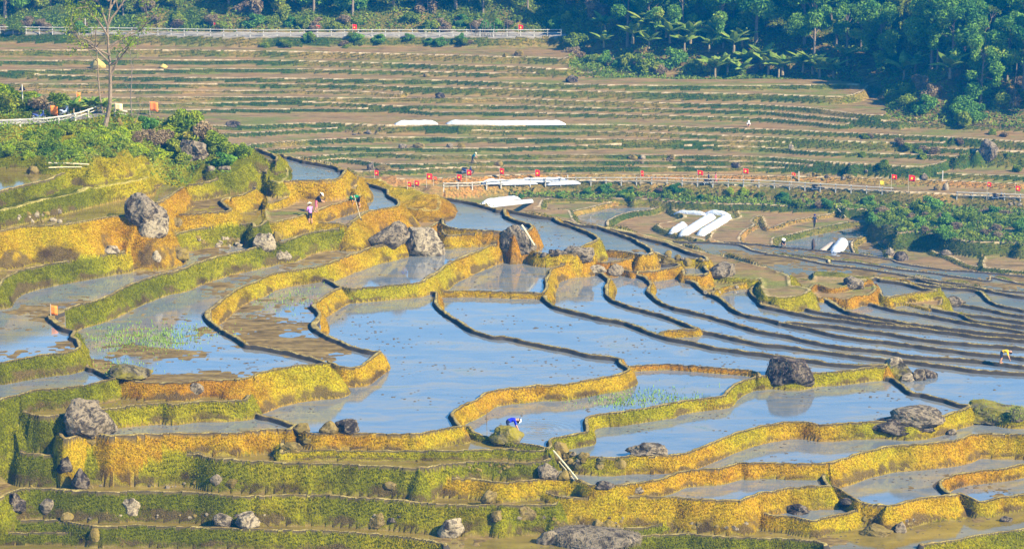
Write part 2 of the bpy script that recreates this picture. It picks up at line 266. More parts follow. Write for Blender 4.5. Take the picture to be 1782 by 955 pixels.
LINES['Y4b']=[(466.2,355.2),(492.4,349.9),(518.5,334.2),(549.9,326.4),(586.6,325.1),(620.6,331.6)]
LINES['Y5']=[(502.8,382.7),(518.5,391.8),(552.6,393.1),(586.6,394.5),(607.5,397.1),(612.8,391.8),(623.2,384),(639,373.5),(662.5,368.3),(683.5,365.7),(695.2,360.4),(693.9,352.6),(676.9,343.4),(675.6,334.2),(649.4,325.1),(633.7,321.7),(623.2,321.2)]
LINES['K1']=[(607.5,397.1),(623.2,400.2)]
LINES['K2']=[(695.2,360.4),(728,368.3),(759.4,368.3),(767.2,357.8),(764.6,349.9)]
LINES['K3']=[(649.4,412.8),(675.6,420.6),(701.8,418),(767.2,386.6),(765.9,370.9),(767.2,357.8)]
LINES['Z1']=[(769.8,394.5),(780.3,400.2),(806.5,403.1),(848.4,406.2),(890,407.5),(893.1,410.2),(908.8,407.5)]
LINES['Z1r']=[(869.3,368.3),(858.8,373.5),(856.2,378.7),(869.3,390.5),(885,396.5),(887.9,397.1),(908.8,404.9)]
LINES['Z2']=[(767.2,386.6),(772.5,412.8),(806.5,412.3),(845.8,411.5),(882.4,410.2),(890,407.5)]
LINES['Z2a']=[(882.4,410.2),(885,420.6)]
LINES['Z2b']=[(908.8,407.5),(903.6,423.2),(885.2,423.2)]
LINES['Z3']=[(880,367.7),(882.6,378.7),(887.9,381.4),(906.2,389.2),(924.5,394.5),(928.4,399.7),(919.3,407.5),(908.8,407.5)]
LINES['A0y']=[(455.7,397.1),(468.8,386.6)]
LINES['RKL']=[(649.4,412.8),(701.8,418)]
LINES['DUb']=[(880,469.5),(864.3,474.8)]
LINES['EL']=[(958.5,787.5),(989.9,795.3),(1010.9,799.2),(1034.5,801.3),(1063.2,802.4),(1102.5,799.8),(1141.8,799.8),(1175.8,796.6),(1207.2,790.1),(1233.4,779.6),(1259.6,767.8),(1288.4,757.4),(1330,746.9),(1345.1,744.8),(1371.3,740.3),(1397.4,740.3),(1436.7,744.3),(1478.6,741.6),(1531,739),(1593.8,741.6),(1643.5,729.9),(1659.2,723.8),(1672.3,720.7),(1693.3,711.5)]
LINES['EF']=[(1546.7,637.1),(1538.8,658),(1557.1,663.2),(1572.8,675),(1588.5,686.8),(1606.9,689.4),(1646.1,699.9),(1672.3,707.7),(1693.3,711.7)]
LINES['FF']=[(1693.3,711.5),(1711.6,720.7),(1750.8,729.9),(1782,732.5)]
LINES['S4']=[(487.1,794),(505.4,790.1),(570.9,790.1),(675.6,791.4),(780.3,790.1),(848.4,788.8),(885,786.7),(895.7,788.8),(927.1,791.4),(958.5,787.5)]
LINES['S4l']=[(484.5,753.4),(487.1,794)]
LINES['S5']=[(-10.5,765.2),(0,761.3),(15.7,773.1),(36.6,794),(104.7,798.7),(136.1,795.3),(222.5,795.3),(335.1,796.6),(379.6,804.5),(445,807.6),(455.7,808.7),(492.4,811),(557.8,812.3),(623.2,814.9),(675.6,817.6),(728,820.2),(767.2,814.9),(806.5,811),(858.8,809.7),(885,811),(895.7,811),(929.7,809.7),(958.5,804.5),(958.5,787.5)]
LINES['S5r']=[(728,820.2),(743.7,830.7),(754.1,834.6),(780.3,838.5),(832.7,841.1),(864.1,846.4),(890,845.1),(895.7,843.7),(919.3,842.4),(958.5,839),(984.7,839),(1005.7,841.1)]
LINES['HF']=[(1005.7,841.1),(1026.6,850.3),(1063.2,851.6),(1094.7,847.7),(1123.5,845.1),(1154.9,838.5),(1181,828),(1220.3,822.8),(1254.3,820.2),(1288.4,811),(1304.1,813.6),(1325,811),(1347.7,811),(1384.4,812.3),(1441.9,811),(1462.9,805.8),(1494.3,795.3),(1531,786.2),(1559.7,780.9),(1593.8,779.6),(1633,775.7),(1661.8,771.8),(1677.5,767.8),(1693.3,761.3),(1737.8,760.5),(1782,761.3)]
LINES['JL']=[(919.3,842.4),(937.6,856.8),(966.4,867.8),(992.6,872.5),(1037.1,872.5),(1115.6,869.9),(1168,871.2),(1220.3,875.2),(1285.8,876.5),(1309.3,869.9),(1330,862.6),(1347.7,859.5),(1371.3,855.5),(1405.3,852.9),(1447.2,852.1)]
LINES['JR']=[(1441.9,811),(1444.6,820.2),(1436.7,833.3),(1441.9,846.4),(1448.5,852.1)]
LINES['KF']=[(1448.5,852.1),(1468.1,862.1),(1486.5,875.2),(1499.5,880.4),(1520.5,883),(1541.4,884.8),(1559.7,884.6),(1593.8,875.7),(1620,871.2),(1672.3,865.5)]
LINES['KR']=[(1672.3,865.5),(1654,862.1),(1640.9,850.3),(1640.4,843.7),(1654,835.9),(1672.3,830.7),(1698.5,826.7),(1750.8,820.2),(1782,813.6)]
LINES['LK']=[(1672.3,865.5),(1685.4,872.5),(1703.7,879.1),(1719.4,877.8),(1737.8,872.5),(1782,866.8)]
LINES['J2']=[(1285.8,876.5),(1300.6,888.2),(1332,900.8),(1371.3,905.3),(1397.4,910.5),(1418.4,913.1),(1436.7,906.6),(1478.6,898.7),(1515.2,890.9),(1541.4,886.9),(1559.7,884.6)]
LINES['M']=[(1593.8,955),(1617.3,951.9),(1659.2,945.8),(1711.6,936.7),(1782,927.5)]
LINES['S6']=[(0,872.5),(15.7,862.1),(39.3,856.8),(78.5,855.5),(117.8,859.5),(183.2,862.1),(261.8,860.8),(340.3,863.4),(418.8,869.9),(445,868.6),(455.7,869.4),(492.4,867.3),(570.9,868.6),(675.6,875.2),(754.1,881.7),(819.6,885.6),(871.9,884.3),(880,885.1),(932.4,884.3),(966.4,884.3)]
LINES['S6r']=[(966.4,884.3),(974.2,872.5),(966.4,867.8)]
LINES['S6b']=[(880,916.5),(945.4,919.7),(958.5,924.9),(1037.1,926.2),(1089.4,924.9),(1128.7,922.3),(1162.7,917),(1177.1,913.1),(1181,904)]
LINES['S6c']=[(871.9,884.3),(882.4,898.7),(890,916.5)]
LINES['S6d']=[(966.4,884.3),(1063.2,888.2),(1181,904)]
LINES['S7']=[(0,909.2),(52.4,910.5),(104.7,911.8),(162.3,922.3),(209.4,921),(261.8,921),(340.3,923.6),(450,927.5),(455.7,927.5),(570.9,930.1),(649.4,935.4),(701.8,940.6),(754.1,948.5),(780.3,956.3)]
LINES['S8']=[(0,934.1),(52.4,933.3),(109.9,934.1),(146.6,935.4),(162.3,922.3)]
LINES['S8b']=[(1042.3,956.3),(1063.2,938),(1105.1,940.6),(1168,935.4),(1246.5,939.3),(1330,943.2),(1347.7,941.9),(1418.4,948.5),(1436.7,955)]
LINES['F0']=[(0,57),(230,60),(450,64),(660,63),(890,64),(980,65),(1000,90),(985,102)]
LINES['F1']=[(0,88),(230,87),(450,89),(662,93),(890,99),(985,102)]
LINES['F2']=[(0,106),(230,105),(450,105),(675,110),(793,114),(890,116),(998,119),(1000,95)]
LINES['F2b']=[(0,123),(100,122),(300,121),(440,120),(623,122),(793,126),(890,128),(1037,126),(1050,118),(1040,105),(1000,95)]
LINES['F3']=[(0,129),(210,134),(450,136),(623,138),(780,140),(890,144),(958,146),(1142,149),(1330,149),(1512,147),(1535,155)]
LINES['F3t']=[(1050,118),(1080,132),(1200,138),(1330,137),(1450,139),(1512,147)]
LINES['F4']=[(0,145),(78,147),(450,146),(545,147),(702,151),(890,155),(985,158),(1142,161),(1330,164),(1463,168),(1500,160),(1512,147)]
LINES['F5']=[(0,157),(250,158),(450,158),(641,160),(700,164),(700,151)]
LINES['F6']=[(0,170),(183,170),(440,169),(675,171),(890,172),(985,175),(1142,179),(1330,183),(1410,188),(1541,200),(1535,155)]
LINES['F7']=[(62,180),(277,181),(450,178),(571,179),(690,184),(890,184),(1037,188),(1200,191),(1330,194),(1410,201),(1479,207),(1594,213),(1782,224)]
LINES['F8']=[(182,191),(340,191),(450,190),(689,190),(760,195),(890,196),(1142,201),(1330,206),(1410,212),(1471,218),(1490,208)]
LINES['F9']=[(284,209),(440,207),(597,203),(676,205),(890,207),(1027,209),(1246,214),(1290,219)]
LINES['F10']=[(315,219),(440,218),(560,214),(676,218),(890,218),(1050,217),(1190,221),(1330,225),(1489,232),(1654,239),(1790,247)]
LINES['F11']=[(352,234),(440,231),(571,224),(670,223),(890,229),(1011,229),(1181,233),(1358,240),(1515,247),(1640,249),(1660,239)]
LINES['F12']=[(392,254),(420,252),(560,243),(700,239),(890,241),(1181,244),(1332,247),(1500,253),(1782,264)]
LINES['F13']=[(446,263),(555,256),(632,257),(788,258),(890,257),(1100,252),(1330,257),(1418,264),(1594,269),(1672,272),(1702,262)]
LINES['F14']=[(497,276),(631,267),(767,271),(890,270),(1105,270),(1330,273),(1418,280),(1502,285),(1610,289),(1672,272)]
LINES['F15']=[(531,284),(600,277),(681,286),(800,284),(880,281),(1050,281),(1194,281),(1330,282),(1420,288),(1502,285)]
LINES['F16']=[(592,299),(676,297),(780,293),(890,291),(1050,291),(1330,292),(1515,298),(1782,307)]
LINES['F17']=[(625,311),(760,310),(943,303),(1100,304),(1330,306),(1541,311),(1782,320)]
LINES['F18']=[(684,328),(741,333),(820,331),(900,327),(1000,325),(1142,325),(1330,331),(1554,343),(1782,353)]
LINES['F19']=[(664,317),(741,326),(880,316),(1000,314),(1142,318),(1330,323),(1554,333),(1782,343)]
LINES['F20']=[(1782,430),(1700,380),(1600,352),(1554,343)]
LINES['FH']=[(1535,155),(1541,200),(1560,208),(1594,213)]
LINES['HT']=[(0,172),(60,180),(105,188),(180,190),(230,203),(300,213),(350,232),(390,252),(429,258)]
LINES['K2b']=[(764.6,349.9),(767.2,344.7)]
LINES['DX']=[(1031.8,457.3),(1026.6,442.9),(1013.5,435)]
LINES['M00']=[(941.5,359.1),(945.4,347.9),(984.7,346.8),(1063.2,345.8),(1102.5,345.8),(1131.3,347.3)]
W,H=1782,955
RS=3        # raster cells per photo pixel
def spline(p,n=4):
    p=np.array(p,float)
    if len(p)<3: return p
    P=np.vstack([2*p[0]-p[1],p,2*p[-1]-p[-2]]); out=[]
    for i in range(1,len(P)-2):
        a,b,c,d=P[i-1],P[i],P[i+1],P[i+2]
        for k in range(n):
            t=k/n
            # centripetal-ish: damp tangents
            m1=(c-a)*.5; m2=(d-b)*.5
            L=np.hypot(*(c-b)); 
            for m in (m1,m2):
                l=np.hypot(*m)
                if l>L: m*=L/l
            out.append((2*t**3-3*t*t+1)*b+(t**3-2*t*t+t)*m1+(-2*t**3+3*t*t)*c+(t**3-t*t)*m2)
    out.append(P[-2]); return np.array(out)
def vn1(x,seed):
    i=np.floor(x).astype(np.int64); f=x-i
    def h(k):
        n=(k*374761393+seed*668265263)&0xffffffff; n=((n^(n>>13))*1274126177)&0xffffffff
        return ((n^(n>>16))&0xffff)/65535.0
    f=f*f*(3-2*f); return h(i)*(1-f)+h(i+1)*f
DL={}
for _n,_p in LINES.items():
    q=spline(_p,6)
    if q[0][0]<=4: q=np.vstack([[q[0][0]-900,q[0][1]],q])
    if q[-1][0]>=1772: q=np.vstack([q,[q[-1][0]+900,q[-1][1]]])
    seg=np.hypot(*(q[1:]-q[:-1]).T); s_=np.concatenate([[0],np.cumsum(seg)]); n=max(2,int(s_[-1]/2.5)+1)
    ss=np.linspace(0,s_[-1],n); qx=np.interp(ss,s_,q[:,0]); qy=np.interp(ss,s_,q[:,1])
    dx=np.gradient(qx); dy=np.gradient(qy); l=np.hypot(dx,dy)+1e-6
    tap=np.clip(np.minimum(ss,s_[-1]-ss)/12,0,1); sd=sum(ord(c) for c in _n)
    amp=np.interp(qy,[230,330,420,900],[0.25,0.35,0.9,1.7])
    wig=((vn1(ss/24.0,sd)-.5)*1.6+(vn1(ss/8.0,sd+9)-.5)*.5)*amp*tap
    DL[_n]=(qx-dy/l*wig,qy+dx/l*wig*0.5,ss)
def draw(lines):
    m=np.zeros((H*RS,W*RS),bool)
    for n in lines:
        qx,qy,_=DL[n]; q=np.stack([qx,qy],-1)*RS+(RS-1)/2
        for a,b in zip(q[:-1],q[1:]):
            L=max(2,int(np.hypot(*(b-a))*2)+1)
            t=np.linspace(0,1,L)[:,None]; s=a+(b-a)*t
            x=np.round(s[:,0]).astype(int); y=np.round(s[:,1]).astype(int)
            for dx in (-2,-1,0,1,2,3):
                for dy in (-2,-1,0,1,2,3):
                    X=x+dx; Y=y+dy
                    k=(X>=0)&(X<W*RS)&(Y>=0)&(Y<H*RS); m[Y[k],X[k]]=True
    return m
def components(free):
    # run-length union find
    lab=np.zeros(free.shape,int); parent=[0]
    def find(a):
        while parent[a]!=a: parent[a]=parent[parent[a]]; a=parent[a]
        return a
    prev=[]
    for y in range(free.shape[0]):
        r=np.flatnonzero(np.diff(np.concatenate([[0],free[y].astype(np.int8),[0]])))
        cur=[]
        j=0
        for s,e in zip(r[::2],r[1::2]):
            l=0
            for (ps,pe,pl) in prev:
                if ps<e and pe>s:
                    q=find(pl)
                    if l==0: l=q
                    else: parent[q]=find(l); l=find(l)
            if l==0: l=len(parent); parent.append(l)
            cur.append((s,e,l)); lab[y,s:e]=l
        prev=cur
    root=np.array([find(i) for i in range(len(parent))]); lab=root[lab]
    u,inv,c=np.unique(lab,return_inverse=True,return_counts=True)
    return inv.reshape(lab.shape),c
# ------------------------------------------------------------------ terrace levels
# seed pixel of each terrace, level below the camera, wetness, bank tint (0 green .. 1 orange), zone
SEEDS=[
 (891,5,None,'F',0.2,1),
 (20,62,-54.9,'d',0.3,1),(202,92,-55.8,'d',0.1,1),(293,110,-56.5,'d',0.1,1),(432,126,-57.1,'d',0.1,1),(29,135,-57.7,'d',0.2,1),(676,162,-58.3,'d',0.5,1),
 (762,160,-58.7,'d',0.3,1),(795,181,-59.3,'d',0.1,1),(481,184,-59.8,'d',0.1,1),(547,196,-60.3,'d',0.1,1),(422,227,-60.9,'d',0.2,1),(640,227,-61.4,'d',0.2,1),
 (722,244,-62.0,'d',0.1,1),(1109,256,-62.5,'d',0.2,1),(651,277,-63.0,'d',0.1,1),(1723,268,-63.5,'d',0.2,1),(768,303,-64.1,'d',0.9,1),(1308,314,-64.8,'d',0.6,1),
 (25,215,None,'H',0.3,0),(874,326,-65.8,'r',0.4,1),(1064,330,-66.5,'d',0.2,1),(1664,352,-66.5,'d',0.2,1),
 (1017,352,-66.9,'d',0.8,.8),(1109,353,-67.4,'m',0.3,.8),(1168,355,-67.4,'d',0.4,.8),(1303,358,-67.3,'d',0.8,.8),(1151,372,-67.9,'d',0.3,.8),(1491,369,-67.6,'d',0.4,.8),
 (1499,392,-68.2,'m',0.4,.8),(1513,433,-68.7,'m',0.4,.8),(1588,412,-68.5,'d',0.3,.8),(1647,421,-68.2,'d',0.4,.8),(1760,431,-68.0,'d',0.2,.8),
 (1225,428,-56,'m',0.1,.6),(1426,454,-59,'m',0.1,.7),(1723,494,-60,'m',0.1,.7),(1446,445,-64,'m',0.1,.7),(1761,511,-57,'m',0.1,.6),
 (451,272,-41.1,'m',0.5,0),(35,275,-39.2,'m',0.45,0),(188,281,-39.1,'m',0.4,0),(237,290,-40.2,'g',0.2,0),(505,283,-42.2,'w',0.7,0),(454,286,-41.7,'m',0.4,0),(484,300,-42.1,'g',0.3,0),
 (438,309,-42.8,'m',0.25,0),(252,322,-41.4,'s',0.75,0),(603,318,-43.2,'d',0.7,0),(697,333,-45.8,'g',0.8,0),(643,331,-44.7,'w',0.7,0),(573,329,-43.7,'d',0.75,0),(789,355,-46.4,'w',0.85,0),
 (696,369,-46.4,'d',0.9,0),(909,380,-47.9,'s',0.5,0),(445,345,-43.8,'m',0.2,0),(489,389,-45.0,'w',0.2,0),(397,405,-45.1,'m',0.15,0),(748,409,-47.5,'s',0.6,0),
 (791,405,-46.7,'w',0.9,0),(896,412,-47.2,'d',0.6,0),(595,412,-46.4,'m',0.65,0),(898,429,-48.75,'w',0.75,0),(1056,411,-49.2,'m',0.9,.3),(1058,444,-49.5,'w',0.95,0),(1144,429,-50.0,'m',0.8,.4),
 (1126,453,-50.2,'m',0.95,0),(1210,460,-50.5,'w',0.9,0),(1261,456,-50.9,'d',0.4,.3),(1041,466,-50.4,'w',0.8,0),(990,471,-49.65,'w',0.8,0),(1149,481,-50.8,'w',0.8,0),(530,477,-47.3,'m',0.8,0),
 (1445,481,-58,'d',0.3,.3),(1439,485,-51.9,'d',0.9,0),(1249,486,-51.3,'d',0.7,0),(1290,501,-51.6,'w',0.7,0),(1739,517,-55.6,'w',0.15,.4),(1546,496,-52.7,'w',0.6,.2),
 (1659,507,-54.9,'w',0.2,.3),(1502,499,-52.2,'d',0.9,0),(1348,532,-52.0,'w',0.6,0),(1394,520,-52.4,'w',0.7,0),(1511,518,-53.3,'w',0.4,0),(1619,515,-53.2,'d',0.5,0),(855,518,-48.95,'w',0.9,0),
 (1467,527,-52.9,'w',0.4,0),(1675,541,-54.3,'w',0.3,0),(1723,560,-53.8,'w',0.3,0),(1508,586,-51.2,'w',0.5,0),(1201,585,-49.95,'w',0.6,0),(115,624,-46.2,'w',0.2,0),(698,506,-48.3,'w',0.95,0),
 (1159,642,-49.05,'w',0.35,0),(376,670,-47.2,'s',0.15,0),(20,726,-48.0,'g',0.3,0),(1511,651,-49.6,'w',0.55,0),(388,707,-48.22,'w',0.55,0),(49,751,-49.5,'s',0.1,0),(797,753,-49.15,'s',0.3,0),
 (1733,766,-51.7,'s',0.8,0),(20,796,-51.3,'s',0.2,0),(1692,724,-50.4,'w',0.75,0),(1758,824,-52.2,'s',0.8,0),(1375,815,-51.1,'w',0.2,0),(1418,856,-52.2,'s',0.85,0),(68,860,-52.9,'s',0.22,0),
 (946,886,-52.6,'s',0.1,0),(26,912,-53.5,'m',0.1,0),(1759,935,-54.2,'s',0.2,0),(240,923,-53.9,'m',0.05,0),(1176,938,-54.0,'g',0.2,0)]
# overrides of the bank tint by rim line
LW={'A00':1.7,'K2':3.0,'Y5':1.8,'RA':1.5,'K3':1.5,'HL':1.6,'S5':0.62,'S6':0.75,'S7':0.8,'S3F':0.6,'CF':0.7,'RS2':0.8,'W1':0.8,'W2':0.8}
LTINT={'RA':0.68,'R1':0.12,'S1':0.12,'RS2':0.12,'RC':0.85,'N1':0.2,'RD1':0.45,'EL':0.55,'HF':0.75,'JL':0.7,'A00':0.72,'S5':0.22,'S6':0.2,'S7':0.2,'S6b':0.2,'CF':0.7,'S4':0.35,'O16':0.5,'O18':0.4,'W1':0.3,'S3F':0.75,'LK':0.7,'KF':0.85,'J2':0.75}

m=draw(LINES); lab,cnt=components(~m)
nl=lab.max()+2
NS=len(SEEDS)
seedid=np.zeros(nl+1,int)-1
WR,HR=W*RS,H*RS
for i,(x,y,*_) in enumerate(SEEDS):
    best=None
    for r in range(0,7*RS):
        for dy in range(-r,r+1):
            for dx in ((-r,r) if abs(dy)<r else range(-r,r+1)):
                X,Y=x*RS+1+dx,y*RS+1+dy
                if 0<=X<WR and 0<=Y<HR and not m[Y,X] and seedid[lab[Y,X]]<0 and cnt[lab[Y,X]]>50*RS*RS:
                    best=(X,Y); break
            if best: break
        if best: break
    if best: seedid[lab[best[1],best[0]]]=i
L=seedid[lab].astype(np.int16); L[m]=-1
unl=[k for k in range(len(cnt)) if cnt[k]>250*RS*RS and seedid[k]<0 and k!=lab[m][0]]
print('unlabelled comps',[(k,cnt[k],tuple(np.argwhere(lab==k)[0][::-1]/RS)) for k in unl])
del lab
ZL=np.array([s[2] if s[2] is not None else (-53.5 if s[3]=='F' else -38.0) for s in SEEDS]+[-999.0])
for it in range(40):
    hy_,hx_=np.nonzero(L<0)
    if len(hy_)==0: break
    best=np.full(len(hy_),-1,np.int16); bz=np.full(len(hy_),-1e9)
    for dy,dx in ((0,1),(0,-1),(1,0),(-1,0)):
        yy=hy_+dy; xx=hx_+dx; okk=(yy>=0)&(yy<HR)&(xx>=0)&(xx<WR)
        S=np.where(okk,L[np.clip(yy,0,HR-1),np.clip(xx,0,WR-1)],-1); z=np.where(S>=0,ZL[S],-1e9)
        k=z>bz; best[k]=S[k]; bz[k]=z[k]
    L[hy_,hx_]=best
# ------------------------------------------------------------------ height functions of the two slopes
FB=np.array([(-300,62,-53.4),(980,62,-53.4),(1000,92,-55.4),(1050,116,-56.7),(1090,132,-57.4),(1330,137,-57.6),(1500,146,-57.8),(1535,156,-58.0),(1541,199,-59.0),(1594,212,-59.6),(1782,223,-59.9),(2200,240,-60.3)],float)
_fw=[]
for px,py,z in FB:
    d=ray(px,py); t=z/d[2]; _fw.append((d[0]*t,d[1]*t,z))
def zforest(X,Y):
    bd=np.full(np.shape(X),1e9); bz=np.zeros(np.shape(X))
    for (x0,y0,z0),(x1,y1,z1) in zip(_fw[:-1],_fw[1:]):
        vx,vy=x1-x0,y1-y0; t=np.clip(((X-x0)*vx+(Y-y0)*vy)/(vx*vx+vy*vy),0,1)
        d=np.hypot(X-x0-t*vx,Y-y0-t*vy); k=d<bd
        bd=np.where(k,d,bd); bz=np.where(k,z0+t*(z1-z0),bz)
    fl=np.where(X/Y<0.018,3.2,0.5); fr=np.interp(X/Y,[a[0]/a[1] for a in _fw],[a[1] for a in _fw]); t=np.where(Y<fr,0,np.maximum(0,bd-fl))
    return bz+0.5*t
def zhill(X,Y):
    p=np.clip((X/Y*4560+891-215)/90,0,1); S=p*p*(3-2*p)
    return -37.9-3.9*S+(0.10+0.15*S)*(Y-222)
def zlab(i,X,Y):
    if SEEDS[i][3]=='F': return zforest(X,Y)
    if SEEDS[i][3]=='H': return zhill(X,Y)
    return np.full(np.shape(X),SEEDS[i][2])
# ------------------------------------------------------------------ ground grid
UM=0.42
Ys=np.exp(np.arange(math.log(150.0),math.log(560.0),0.00072)); NR=len(Ys)
_o=np.exp(np.linspace(math.log(0.208),math.log(UM),150))
us=np.concatenate([-_o[::-1][:-1],np.linspace(-0.208,0.208,1180),_o[1:]]); NC=len(us)
def ucol(u): return int(np.clip(np.searchsorted(us,u),0,NC-1))
GX=us[None,:]*Ys[:,None]; GY=np.repeat(Ys[:,None],NC,1)
GL=np.full((NR,NC),-1,np.int16); GZ=np.full((NR,NC),-1e9)
for i,s in enumerate(SEEDS):
    ys=np.flatnonzero((L==i).any(1))/RS
    if len(ys)==0: print('EMPTY seed',i,s); continue
    if s[3]=='H': r0,r1=0,NR
    elif s[3]=='F': r0,r1=np.searchsorted(Ys,340),NR
    else:
        da=ray(891,min(ys.max()+2,H)); db=ray(891,ys.min()-2)
        ya=da[1]*s[2]/da[2]; yb=db[1]*s[2]/db[2]
        if ys.max()>=H-2: ya=0
        r0=max(0,np.searchsorted(Ys,ya*0.995)-2); r1=min(NR,np.searchsorted(Ys,yb*1.005)+2)
    X=GX[r0:r1]; Y=GY[r0:r1]; z=zlab(i,X,Y)
    px,py=proj(X,Y,z)
    px=np.clip(np.round(px*RS+1).astype(int),0,WR-1); py=np.clip(np.round(py*RS+1).astype(int),0,HR-1)
    k=(L[py,px]==i)&(z>GZ[r0:r1])
    GL[r0:r1][k]=i; GZ[r0:r1][k]=z[k]
# fill what the picture hides: column by column between nearer and farther ground
idx=np.arange(NR)[:,None]*np.ones((1,NC),int)
ok=GL>=0
fwd=np.maximum.accumulate(np.where(ok,idx,-1),0); bwd=np.minimum.accumulate(np.where(ok,idx,NR+9)[::-1],0)[::-1]
cc=np.arange(NC)[None,:]*np.ones((NR,1),int)
gap=~ok
fz=np.where(fwd>=0,GZ[np.clip(fwd,0,NR-1),cc],-1e9); bz=np.where(bwd<NR,GZ[np.clip(bwd,0,NR-1),cc],-1e9)
fl=GL[np.clip(fwd,0,NR-1),cc]; bl=GL[np.clip(bwd,0,NR-1),cc]
fz=np.where(fz<-1e8,bz,fz); bz=np.where(bz<-1e8,fz,bz)
lo=np.minimum(fz,bz); hi=np.maximum(fz,bz)
yf=Ys[np.clip(fwd,0,NR-1)]; yb=Ys[np.clip(bwd,0,NR-1)]
t=np.clip((GY-yf)/np.maximum(yb-yf,0.01),0,1); t=np.where(fz>=bz,t,1-t)
big=gap&((hi-lo)>1.6)
GLf=GL.copy(); GLf[gap]=np.where(bz<=fz,bl,fl)[gap]
GZ=np.where(gap,lo,GZ)
SLOPE=big
GZ=np.where(big,lo+(hi-lo)*(1-t)**2.2,GZ)
GL=GLf
# ------------------------------------------------------------------ value noise
def vnoise(x,y,seed=0):
    xi=np.floor(x).astype(np.int64); yi=np.floor(y).astype(np.int64); fx=x-xi; fy=y-yi
    def h(a,b):
        n=(a*374761393+b*668265263+seed*1442695041)&0xffffffff; n=((n^(n>>13))*1274126177)&0xffffffff
        return ((n^(n>>16))&0xffff)/65535.0
    sx=fx*fx*(3-2*fx); sy=fy*fy*(3-2*fy)
    return (h(xi,yi)*(1-sx)+h(xi+1,yi)*sx)*(1-sy)+(h(xi,yi+1)*(1-sx)+h(xi+1,yi+1)*sx)*sy
n1=vnoise(GX/1.3,GY/1.3,1); n2=vnoise(GX/0.45,GY/0.45,2); n3=vnoise(GX/5.0,GY/5.0,3); n4=vnoise(GX/0.2,GY/0.2,4)
n5=vnoise(GX/2.4+n1,GY/2.4+n2,5)
# ------------------------------------------------------------------ rims
din=np.full((NR,NC),9.0); rz=np.full((NR,NC),-1e9); rt=np.zeros((NR,NC)); rfrac=np.zeros((NR,NC)); tintin=np.zeros((NR,NC))
zone_l=np.array([s[5] for s in SEEDS]); tint_l=np.array([s[4] for s in SEEDS])
RIMS=[]       # world polylines of rims for placing grass: (points, zhi, zlo, tint, zone)
lrng=np.random.RandomState(5)
for name,pts in LINES.items():
    qx,qy,ss=DL[name]; n=len(qx)
    dx=np.gradient(qx); dy=np.gradient(qy); l=np.hypot(dx,dy)+1e-6; nx,ny=-dy/l,dx/l
    def labat(x,y): return L[np.clip(np.round(y*RS+1).astype(int),0,HR-1),np.clip(np.round(x*RS+1).astype(int),0,WR-1)]
    la=labat(qx+nx*2,qy+ny*2); lb=labat(qx-nx*2,qy-ny*2)
    hi_=np.where(ZL[la]>=ZL[lb],la,lb); lo_=np.where(ZL[la]>=ZL[lb],lb,la)
    P=[]
    for k in range(n):
        if la[k]==lb[k]: P.append(None); continue
        z=ZL[hi_[k]]
        d=ray(qx[k],qy[k]); 
        if SEEDS[hi_[k]][3] in 'FH':
            fn=zforest if SEEDS[hi_[k]][3]=='F' else zhill
            for _ in range(14):
                tt=z/d[2]; z=0.5*z+0.5*float(fn(np.array(d[0]*tt),np.array(d[1]*tt)))
        tt=z/d[2]; P.append((d[0]*tt,d[1]*tt,z,hi_[k],lo_[k]))
    run=[]
    for k in range(n-1):
        a,b=P[k],P[k+1]
        if a is None or b is None or a[3]!=b[3]:
            if len(run)>2: RIMS.append((run,name))
            run=[]; continue
        if not run: run=[a]
        run.append(b)
        zone=zone_l[a[3]]; tint=LTINT.get(name,tint_l[a[3]])
        drop=max(0.0,min(3.0,a[2]-ZL[a[4]]))
        if SEEDS[a[4]][3] in 'FH': drop=0.5
        bh=(0.24 if SEEDS[a[3]][3] in 'wsm' else 0.12)*(0.6 if zone>0.5 else 1)
        if SEEDS[a[3]][3] in 'FHr': bh=0.0
        w=(0.25+0.42*min(drop,2.5)+(0.15 if zone>.5 else 0))*LW.get(name,1.0)
        R=max(w*1.5,0.75)
        y0,y1=min(a[1],b[1])-R,max(a[1],b[1])+R
        r0,r1=np.searchsorted(Ys,[y0,y1])
        um0=min(a[0],b[0])-R; um1=max(a[0],b[0])+R
        ua=min(um0/y0,um0/y1); ub=max(um1/y0,um1/y1)
        c0=ucol(ua)-1; c1=ucol(ub)+2
        c0=max(0,c0); c1=min(NC,c1)
        if r0>=r1 or c0>=c1: continue
        sl=(slice(r0,r1),slice(c0,c1))
        X=GX[sl]; Y=GY[sl]; vx,vy=b[0]-a[0],b[1]-a[1]; vv=vx*vx+vy*vy+1e-9
        tt=np.clip(((X-a[0])*vx+(Y-a[1])*vy)/vv,0,1)
        d=np.hypot(X-a[0]-tt*vx,Y-a[1]-tt*vy)
        ins=GL[sl]==a[3]
        dd=din[sl]; k2=ins&(d<dd); dd[k2]=d[k2]; tn=tintin[sl]; tn[k2]=tint
        out=(~ins)&(GZ[sl]<a[2]-0.01)
        ztop=a[2]+bh
        de=d*((0.88+0.10*n1[sl]+0.14*n3[sl]) if zone<0.5 else (0.85+0.2*n3[sl]))
        p=np.clip(1-de/w,0,1)
        hgt=GZ[sl]+(ztop-GZ[sl])*p**0.75
        k3=out&(p>0)&(hgt>rz[sl]); A=rz[sl]; A[k3]=hgt[k3]; B=rt[sl]; B[k3]=tint; C=rfrac[sl]; C[k3]=np.maximum(p[k3],0.02)
    if len(run)>2: RIMS.append((run,name))
